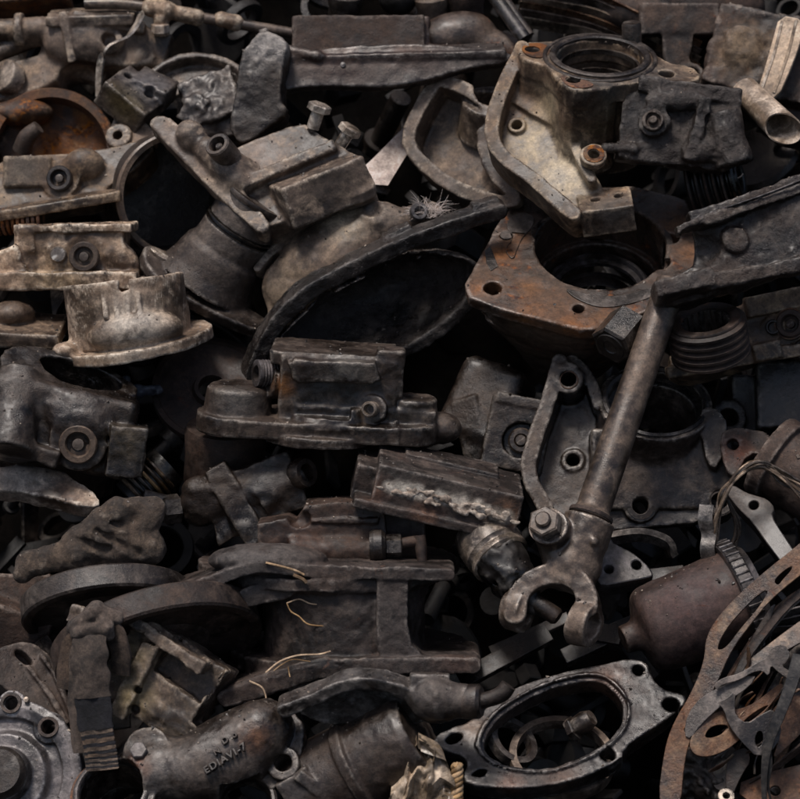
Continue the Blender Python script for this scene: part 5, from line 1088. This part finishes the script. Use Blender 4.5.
T = Thing('small_ring', 'smaller dark ring under the plain grey ring', 'ring', 512, 735, 100)
T.part('ring', lathe([(20, -5), (27, -5), (27, 5), (20, 5)], 40), 'iron', at=(512, 742, 0), z=unit((.5, .6, .6))); solo(T)
T = Thing('scrap_plug', 'stubby dark plug inside the ring flange opening', 'plug', 585, 722, 95)
T.part('plug', merge(solid([(0, 0), (10, 0), (11, 14), (8, 22), (0, 22)], 20), shift(hexprism(13, 8), (0, 0, -6))), 'iron', at=(575, 728, 0), z=unit((.7, .5, .4)), smooth=25); solo(T)

# ---- cup drum
T = Thing('ribbed_cup', 'smooth brown cup canister with a grey ribbed collar behind the gaskets', 'canister', 690, 615, 95)
a_ = unit((.92, .33, -.12)); b = T.body(1.8); c = (640, 634, 0)
b.rev(c, a_, chaikin([(0, -18), (0, -18), (14, -18), (14, -18), (15, -4), (24, 0), (40, 4), (46, 18), (47, 60), (50, 104), (50, 106), (0, 106), (0, 106)], 2))
T.part('cup', b.mesh(((30, .6), (8, .25))), 'rust_red', spots=[((690, 600), 60, '46373a', .5)])
T.part('collar', lathe([(40, 100), (57, 100), (59, 102), (59, 114), (57, 116), (50, 118), (48, 124), (40, 124)], 64), 'iron_blue', at=c, z=a_)
for i in range(44):
    a = 2 * math.pi * i / 44; V, F = hexprism(1.6, 14, n=4); T.part('collar_rib', (V + np.array([59 * math.cos(a), 59 * math.sin(a), 101]), F), 'iron_blue', at=c, z=a_)

# ---- gaskets
def gasket(name, label, out, holes, o, n, mat, th=2.2, sm=2, dd=150, px=730, py=690):
    T = Thing(name, label, 'gasket', px, py, dd, group=None); T.pl('sheet', out, holes, o, n, 0, th, mat, bev=.5, sm=sm); return solo(T)
strip = [(815, 535), (800, 548), (760, 580), (725, 613), (708, 638), (706, 662), (692, 694), (674, 722), (664, 748), (655, 805), (677, 805), (681, 765), (688, 738), (704, 706), (716, 684), (732, 650), (752, 624), (772, 600), (800, 577), (815, 566)]
slots = [[(717, 650), (727, 630), (748, 607), (766, 591), (771, 593), (760, 610), (742, 630), (730, 646), (722, 652)], [(775, 583), (783, 574), (795, 566), (794, 572), (786, 580), (780, 588)]]
gasket('head_gasket', 'long rusty gasket strip with slots arching over the brown canister', strip, slots + [(686, 729, 3.2)], (730, 660, 0), unit((-.25, .3, .92)), 'gasket', 3, 2, 158)
gasket('inner_gasket', 'narrow dark gasket rim nested inside the long slotted strip', [(p[0] + 12, p[1] + 10) for p in ((800, 572), (772, 596), (752, 620), (732, 646), (716, 680), (704, 706), (708, 708), (720, 684), (737, 650), (757, 624), (776, 601), (800, 580))], [], (730, 660, -8), unit((-.25, .3, .92)), 'rust_brown', 3, 1, 150)
gasket('leaf_gasket', 'rounded brown gasket loop with two openings in the gasket pile', [(687, 747), (692, 733), (712, 712), (748, 711), (781, 686), (786, 688), (766, 712), (736, 742), (716, 753), (697, 756)], [[(701, 738), (709, 726), (726, 724), (729, 730), (714, 738)], [(741, 722), (762, 708), (772, 706), (756, 719), (745, 725)]], (730, 720, 0), unit((.05, .35, .93)), 'gasket', 3.5, 2, 156, 730, 720)
gasket('torn_gasket', 'grey torn gasket corner with an oval hole and a concave edge', [(719, 704), (728, 700), (736, 692), (735, 706), (735, 716), (747, 725), (760, 716), (774, 709), (781, 725), (777, 744), (758, 758), (740, 740), (729, 725), (725, 710)], [[(753, 740), (757, 730), (763, 731), (763, 742), (757, 749)]], (750, 725, 0), unit((-.1, .2, .97)), 'gasket_grey', 2, 1, 168, 750, 725)
gasket('cross_gasket', 'brown gasket strip crossing from the long strip to the grey hook', [(684, 735), (688, 715), (702, 698), (725, 686), (756, 674), (750, 686), (722, 704), (700, 724), (690, 738)], [], (715, 700, 0), unit((-.2, .3, .93)), 'gasket_grey', 2.5, 1, 164, 715, 700)
gasket('hook_gasket', 'blue-grey hooked gasket piece with a round lobe on top of the pile', [(714, 684), (724, 678), (740, 674), (756, 664), (768, 658), (772, 648), (784, 645), (790, 654), (786, 662), (780, 666), (790, 672), (806, 672), (806, 680), (790, 680), (778, 672), (770, 664), (768, 676), (762, 670), (752, 672), (738, 680), (722, 684), (716, 690)], [], (750, 665, 0), unit((-.1, .3, .95)), 'gasket_grey', 2, 1, 176, 750, 665)
gasket('wide_gasket', 'wide light rusty gasket band running up out of the pile', [(737, 672), (770, 645), (815, 612), (815, 634), (790, 648), (766, 662), (742, 680)], [], (770, 650, 0), unit((-.3, .4, .87)), 'gasket', 3, 1, 160, 770, 650)
gasket('curled_gasket', 'broad tan gasket sheet curling down at the heap edge', [(815, 655), (800, 672), (785, 700), (776, 744), (770, 758), (790, 742), (815, 720)], [], (790, 710, 0), unit((.3, .1, .95)), 'gasket', 2.5, 2, 150, 790, 710)
gasket('thin_gasket', 'thin grey gasket tongue standing between the gasket strips', [(737, 668), (748, 650), (760, 625), (776, 600), (770, 620), (758, 648), (746, 672)], [], (755, 640, 0), unit((-.5, .2, .84)), 'gasket_grey', 2, 1, 150, 755, 640)
gasket('lower_gasket', 'dull red gasket tongue with a notched edge under the grey torn corner', [(728, 760), (735, 752), (748, 748), (750, 762), (744, 770), (736, 785), (730, 800), (726, 790)], [], (738, 770, 0), unit((-.2, .2, .96)), 'rust_brown', 2.5, 1, 140, 738, 770)
gasket('dark_gasket', 'smooth dark grey gasket leaf deep under the gasket pile', [(708, 768), (722, 752), (736, 746), (735, 765), (726, 788), (714, 790)], [], (722, 770, 0), unit((-.1, .4, .9)), 'iron', 2.5, 2, 125, 722, 770)
gasket('orange_plate', 'orange rusty plate at the very bottom under the black straps', [(742, 785), (770, 775), (815, 765), (815, 810), (760, 810), (740, 795)], [(775, 792, 6)], (775, 790, 0), unit((-.1, .5, .86)), 'rust_orange', 4, 0, 125, 775, 790)
for i, (y0, rr, m_) in enumerate(((600, 0, 'gasket_grey'), (612, 8, 'iron'), (622, 16, 'rust_brown'))):
    T = Thing('metal_shred', ['pale grey shred curled in the gasket arch', 'dark thin shred under the curled grey shred', 'brown shred lowest in the gasket arch'][i], 'shred', 775, 620 + rr, 125)
    T.part('shred', ribbon(spline([T.L(q) for q in ((752 + rr, 640 + rr, 0), (770, 622 + rr * .6, 8), (790, 612 + rr, 4), (815, 608 + rr, 0))], 6), 7 - i, 1.6, T.V((.2, .6, .75))), m_); solo(T)
for k in range(2):
    T = Thing('rubber_strap', ['black rubber strap hanging over the gaskets', 'thin black strap strand below the hanging strap'][k], 'strap', 772, 720, 178)
    pts = [(800, 655, 0), (790, 685, 6), (778, 715, 8), (768, 742, 6), (764, 770, 4), (764, 805, 2)] if k == 0 else [(768, 742, 4), (770, 765, 2), (768, 785, 0), (772, 805, 0)]
    T.part('strap', ribbon(spline([T.L(q) for q in pts], 6), np.interp(np.linspace(0, 1, (len(pts) - 1) * 6 + 1), [0, .5, 1], [7, 5, 2.2]) * (1 if k == 0 else .35), 2.6, T.V((.9, .3, .3))), 'rubber'); solo(T)
T = Thing('oily_clump', 'black oily clump of shavings beneath the leaf gasket', 'clump', 695, 775, 110)
b = T.body(2); b.ell((690, 768, 0), (26, 20, 20)); b.ell((705, 785, 4), (26, 18, 20)); T.part('clump', b.mesh(((8, 4), (5, 2.5))), 'grime'); solo(T)
T = Thing('loose_nut', 'small bright ring nut at the bottom of the gasket pile', 'nut', 726, 797, 150)
T.part('nut', lathe([(4, -3), (8, -3), (8.5, 0), (8, 3), (4, 3)], 24), 'bright_steel', at=(726, 797, 0), z=unit((0, .6, .8))); solo(T)

# ---- right: brackets, wires
T = Thing('strap_bracket', 'flat steel bracket with one eye hole below the wire bundle', 'bracket', 757, 525, 100)
n = unit((-.25, .5, .83))
T.pl('bracket', [(727, 488), (736, 486), (748, 494), (758, 497), (768, 500), (774, 508), (770, 516), (780, 534), (795, 560), (782, 566), (768, 546), (752, 520), (744, 512), (736, 502)], [(755, 505.5, 6)], (757, 520, 0), n, -22, 0, 'iron', bev=1.2, sm=1); solo(T)
T = Thing('edge_housing', 'brown barrel housing at the heap edge behind the wire bundle', 'housing', 785, 470, 50)
b = T.body(1.9); a_ = unit((.75, -.5, .35)); b.rev((770, 455, -10), a_, [(0, 0), (42, 0), (44, 4), (44, 16), (38, 18), (38, 90), (0, 90)]); b.prism([(720, 434), (735, 426), (775, 432), (770, 456), (748, 452), (735, 478), (724, 470)], (745, 445, -5), unit((-.1, .4, .9)), -10, 0, sm=1); b.cyl((733, 441, 0), unit((-.1, .4, .9)), 6, -30, 10, cut=True, k=1.5)
T.part('casting', b.mesh(), 'rust_brown', spots=[((735, 448), 16, '6a3a26', .6)]); solo(T)
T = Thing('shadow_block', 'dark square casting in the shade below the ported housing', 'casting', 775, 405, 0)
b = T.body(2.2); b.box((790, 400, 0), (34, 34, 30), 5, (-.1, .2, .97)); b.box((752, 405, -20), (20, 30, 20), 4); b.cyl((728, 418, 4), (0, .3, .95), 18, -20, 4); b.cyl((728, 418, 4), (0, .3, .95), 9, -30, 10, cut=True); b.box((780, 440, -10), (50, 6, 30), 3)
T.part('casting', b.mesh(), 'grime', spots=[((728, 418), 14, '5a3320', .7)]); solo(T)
T = Thing('wire_bundle', 'frayed bundle of stiff dirty wires arching over the strap bracket', 'wires', 745, 490, 130)
for i in range(11):
    j = lambda s_: rnd.uniform(-s_, s_)
    T.tube('wire', [(716 + j(3), 560 + j(14), -12 + j(6)), (717 + j(3), 525 + j(4), -2 + j(4)), (722 + j(3), 497 + j(4), 4 + j(4)), (738 + j(3), 472 + j(5), 8 + j(4)), (760 + j(3), 464 + j(5), 8 + j(4)), (782 + j(4), 478 + j(6), 6 + j(4)), (812 + j(6), 500 + j(10), 2 + j(6))], [1.7, 1.5, 1.2], 'wire', 6, sp=6)
for i in range(5):
    T.tube('wire', [(728, 500, 0), (735 + rnd.uniform(-8, 8), 530, -8), (728 + rnd.uniform(-12, 14), 560 + rnd.uniform(-10, 8), -14)], 1.5, 'grime', 6)
T = Thing('foil_strip', 'crinkled silvery strip hanging beside the wire bundle', 'strip', 706, 530, 115)
T.part('strip', ribbon(spline([T.L(q) for q in ((707, 505, 0), (705, 520, 3), (709, 535, -1), (707, 548, 3), (709, 562, 0))], 6), 7.5, 2, T.V((1, .1, .4))), 'gasket_grey'); solo(T)
T = Thing('curved_hook', 'dark curved strap in the hollow beside the lug block', 'hook', 650, 540, 20)
T.part('hook', ribbon(spline([T.L(q) for q in ((605, 540, -10), (640, 535, 0), (665, 542, 4), (672, 556, 0))], 8), 6, 8, T.V((0, .7, .7))), 'iron'); solo(T)
for i, (x0, y0, x1, y1, w_, h_) in enumerate(((600, 650, 640, 610, 7, 6), (655, 585, 672, 566, 6, 5), (575, 665, 610, 625, 8, 5), (500, 660, 560, 610, 5, 3), (470, 690, 540, 625, 9, 4), (590, 640, 615, 632, 9, 9))):
    T = Thing('metal_offcut', ['long thin offcut leaning below the fork ear', 'short square offcut by the lug block', 'flat offcut strip under the fork', 'thin rod offcut behind the fork ear', 'wide flat offcut in the dark below the ball joint', 'chunky short offcut under the right fork ear'][i], 'offcut', (x0 + x1) / 2, (y0 + y1) / 2, 25)
    d_ = np.array([x1 - x0, y0 - y1, 30.]); T.part('bar', plate([(-np.linalg.norm(d_) / 2, -w_), (np.linalg.norm(d_) / 2, -w_), (np.linalg.norm(d_) / 2, w_), (-np.linalg.norm(d_) / 2, w_)], [], -h_, h_, 1), 'grime', at=((x0 + x1) / 2, (y0 + y1) / 2, 0), z=(-.2, .5, .8), x=d_); solo(T)

# more layers in the gasket pile
def strip_along(name, label, pts, wd_, mat, dd, up_=(-.1, .75, .6), th=2):
    T = Thing(name, label, 'gasket', pts[2][0], pts[2][1], dd); p_ = spline([T.L((q[0], q[1], q[2] if len(q) > 2 else 0)) for q in pts], 8)
    T.part('strip', ribbon(p_, np.interp(np.linspace(0, 1, len(p_)), np.linspace(0, 1, len(wd_)), wd_), th, T.V(up_)), mat); return solo(T)
strip_along('gasket_strip', 'thin rusty gasket strip just inside the long slotted strip', [(815, 583), (785, 600), (757, 633), (738, 662), (722, 690), (706, 720)], [3, 4, 4, 3.5, 3], 'rust_orange', 146, (.5, .5, .7))
strip_along('gasket_strip', 'second dark strip tucked under the thin rusty strip', [(815, 592), (790, 608), (764, 638), (745, 668), (730, 694), (716, 722)], [4, 5, 5, 4, 3], 'iron', 138, (.5, .4, .75))
strip_along('gasket_strip', 'brown slat strip leaning through the middle of the gasket pile', [(800, 690), (782, 702), (768, 716), (752, 730), (738, 738)], [6, 6, 5, 4], 'gasket', 144, (.4, .6, .7))
strip_along('gasket_strip', 'grey strip edge crossing behind the hooked gasket lobe', [(812, 640), (796, 655), (784, 676), (770, 700), (764, 720)], [7, 8, 7, 5], 'gasket_grey', 140, (.8, .3, .5))
strip_along('gasket_strip', 'rusty strip fanning out along the heap edge', [(815, 690), (800, 705), (790, 725), (782, 750), (778, 775)], [8, 8, 7, 5], 'gasket', 134, (.8, .3, .5))
strip_along('gasket_strip', 'dark lowest strip under the curled tan sheet', [(815, 735), (800, 748), (785, 760), (765, 775), (750, 785)], [7, 7, 6, 5], 'rust_brown', 130, (.2, .7, .6))
for i in range(24):
    x0 = 712 + rnd.uniform(0, 75); y0 = 655 + rnd.uniform(0, 110); a0 = rnd.uniform(.3, 1.3); l0 = rnd.uniform(28, 60); bend = rnd.uniform(-12, 12)
    T = Thing('gasket_sliver', ['thin torn brown gasket sliver caught in the gasket pile', 'thin torn grey gasket sliver caught in the gasket pile', 'thin torn orange-rusted gasket sliver caught in the gasket pile', 'thin torn brown gasket sliver caught in the gasket pile'][i % 4], 'gasket', x0, y0, 134 + rnd.uniform(0, 24), group=['brown torn gasket slivers', 'grey torn gasket slivers', 'orange torn gasket slivers', 'brown torn gasket slivers'][i % 4])
    p_ = spline([T.L((x0 + math.cos(a0) * l0 * t_ - math.sin(a0) * bend * math.sin(3.1 * (t_ + .5)), y0 - math.sin(a0) * l0 * t_, rnd.uniform(-4, 4))) for t_ in (-.5, -.2, .2, .5)], 6)
    T.part('sliver', ribbon(p_, np.interp(np.linspace(0, 1, len(p_)), [0, .3, 1], [1.5, rnd.uniform(2, 5.5), 1.2]), 1.2, T.V((rnd.uniform(-.2, .6), .6, .6))), ['gasket', 'gasket_grey', 'rust_orange', 'gasket'][i % 4]); solo(T)
# tops along the upper edge
for i, (x_, y_, r_, lab, m_) in enumerate(((432, 8, 15, 'upright brown pipe stub behind the tapered arm', 'dusty'), (466, 4, 17, 'wider upright pipe stub next to the rods', 'rust_brown'), (398, -4, 20, 'black rubber ball at the very top of the heap', 'rubber'), (345, 6, 16, 'short dark stub above the tapered arm plate', 'grime'))):
    T = Thing('pipe_stub' if i != 2 else 'rubber_ball', lab, 'pipe' if i != 2 else 'ball', x_, y_, -110)
    T.part('stub', lathe([(r_ * .6, -60), (r_, -60), (r_ * 1.02, 0), (r_ * 1.1, 4), (r_ * 1.1, 10), (r_ * .8, 12), (r_ * .6, 10)], 36) if i != 2 else solid([(0, -r_)] + [(r_ * math.sin(q), -r_ * math.cos(q)) for q in np.linspace(.2, 2.9, 12)] + [(0, r_)], 32), m_, at=(x_, y_, 0), z=unit((.05 * i - .1, .9, .4))); solo(T)
# ================================================================== small scrap deep in the gaps
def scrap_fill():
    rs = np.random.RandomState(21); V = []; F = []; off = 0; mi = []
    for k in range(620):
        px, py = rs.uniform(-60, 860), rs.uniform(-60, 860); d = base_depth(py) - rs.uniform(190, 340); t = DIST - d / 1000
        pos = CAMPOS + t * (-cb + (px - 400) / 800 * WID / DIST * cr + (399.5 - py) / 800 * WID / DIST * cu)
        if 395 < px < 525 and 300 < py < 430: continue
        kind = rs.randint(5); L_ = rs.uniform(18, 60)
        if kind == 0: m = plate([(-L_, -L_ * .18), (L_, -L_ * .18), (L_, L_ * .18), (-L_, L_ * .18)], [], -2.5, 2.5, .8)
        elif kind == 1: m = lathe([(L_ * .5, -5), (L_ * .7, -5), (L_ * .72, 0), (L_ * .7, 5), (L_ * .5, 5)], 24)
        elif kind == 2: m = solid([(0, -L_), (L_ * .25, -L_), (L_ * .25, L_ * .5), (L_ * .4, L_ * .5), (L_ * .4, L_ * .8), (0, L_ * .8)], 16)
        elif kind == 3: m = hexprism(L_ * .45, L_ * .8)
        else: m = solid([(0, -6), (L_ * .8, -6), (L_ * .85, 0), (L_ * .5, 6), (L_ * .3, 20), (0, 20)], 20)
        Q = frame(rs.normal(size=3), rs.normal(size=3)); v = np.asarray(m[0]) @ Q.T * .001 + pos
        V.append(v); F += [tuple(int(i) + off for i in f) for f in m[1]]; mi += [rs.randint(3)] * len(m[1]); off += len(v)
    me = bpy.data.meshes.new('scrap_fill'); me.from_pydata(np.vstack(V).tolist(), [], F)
    for m_ in ('gap_shade_scrap', 'gap_shade_scrap', 'grime'): me.materials.append(MATS[m_])
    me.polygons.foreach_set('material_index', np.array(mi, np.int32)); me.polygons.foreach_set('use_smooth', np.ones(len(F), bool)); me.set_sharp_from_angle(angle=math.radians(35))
    o = bpy.data.objects.new('scrap_fill', me); COL.objects.link(o); o['kind'] = 'stuff'; o['label'] = 'small scrap pieces deep in the gaps of the heap, colour darkened for shade'; o['category'] = 'scrap'
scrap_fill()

# ================================================================== grit lying on ledges
def grit():
    bpy.context.view_layer.update(); rs = np.random.RandomState(4); V = []; F = []; off = 0; mi = []
    for ob in list(COL.objects):
        if ob.type != 'MESH' or len(ob.data.vertices) < 6000 or ob.name.startswith(('scrap', 'crumpled')): continue
        me = ob.data; n = len(me.vertices); co = np.zeros(n * 3, np.float32); me.vertices.foreach_get('co', co); co = co.reshape(-1, 3)
        no = np.zeros(n * 3, np.float32); me.vertex_normals.foreach_get('vector', no); no = no.reshape(-1, 3)
        M = np.array(ob.matrix_world); W = co @ M[:3, :3].T + M[:3, 3]; up = no @ M[2, :3]; fr = (no @ M[:3, :3].T) @ cb
        idx = np.where((up > .62) & (fr > .05))[0]
        if not len(idx): continue
        for i in rs.choice(idx, min(int(len(idx) / 60) + 4, 70)):
            r = .0006 * math.exp(rs.normal(0, .45)); q = rs.normal(size=(8, 3)); q /= np.linalg.norm(q, axis=1)[:, None]
            cube = np.array([(a, b, c) for a in (-1, 1) for b in (-1, 1) for c in (-1, 1)]) * rs.uniform(.5, 1, 3) + q * .45
            V.append(W[i] + cube @ frame(rs.normal(size=3)).T * r); F += [tuple(k + off for k in f) for f in ((0, 1, 3, 2), (4, 6, 7, 5), (0, 4, 5, 1), (2, 3, 7, 6), (0, 2, 6, 4), (1, 5, 7, 3))]; mi += [rs.randint(3)] * 6; off += 8
    me = bpy.data.meshes.new('grit'); me.from_pydata(np.vstack(V).tolist(), [], F)
    for m_ in ('dusty', 'grime', 'rust_brown'): me.materials.append(MATS[m_])
    me.polygons.foreach_set('material_index', np.array(mi, np.int32))
    o = bpy.data.objects.new('grit', me); COL.objects.link(o); o['kind'] = 'stuff'; o['label'] = 'fine grit and rust crumbs lying on the ledges'; o['category'] = 'grit'
grit()
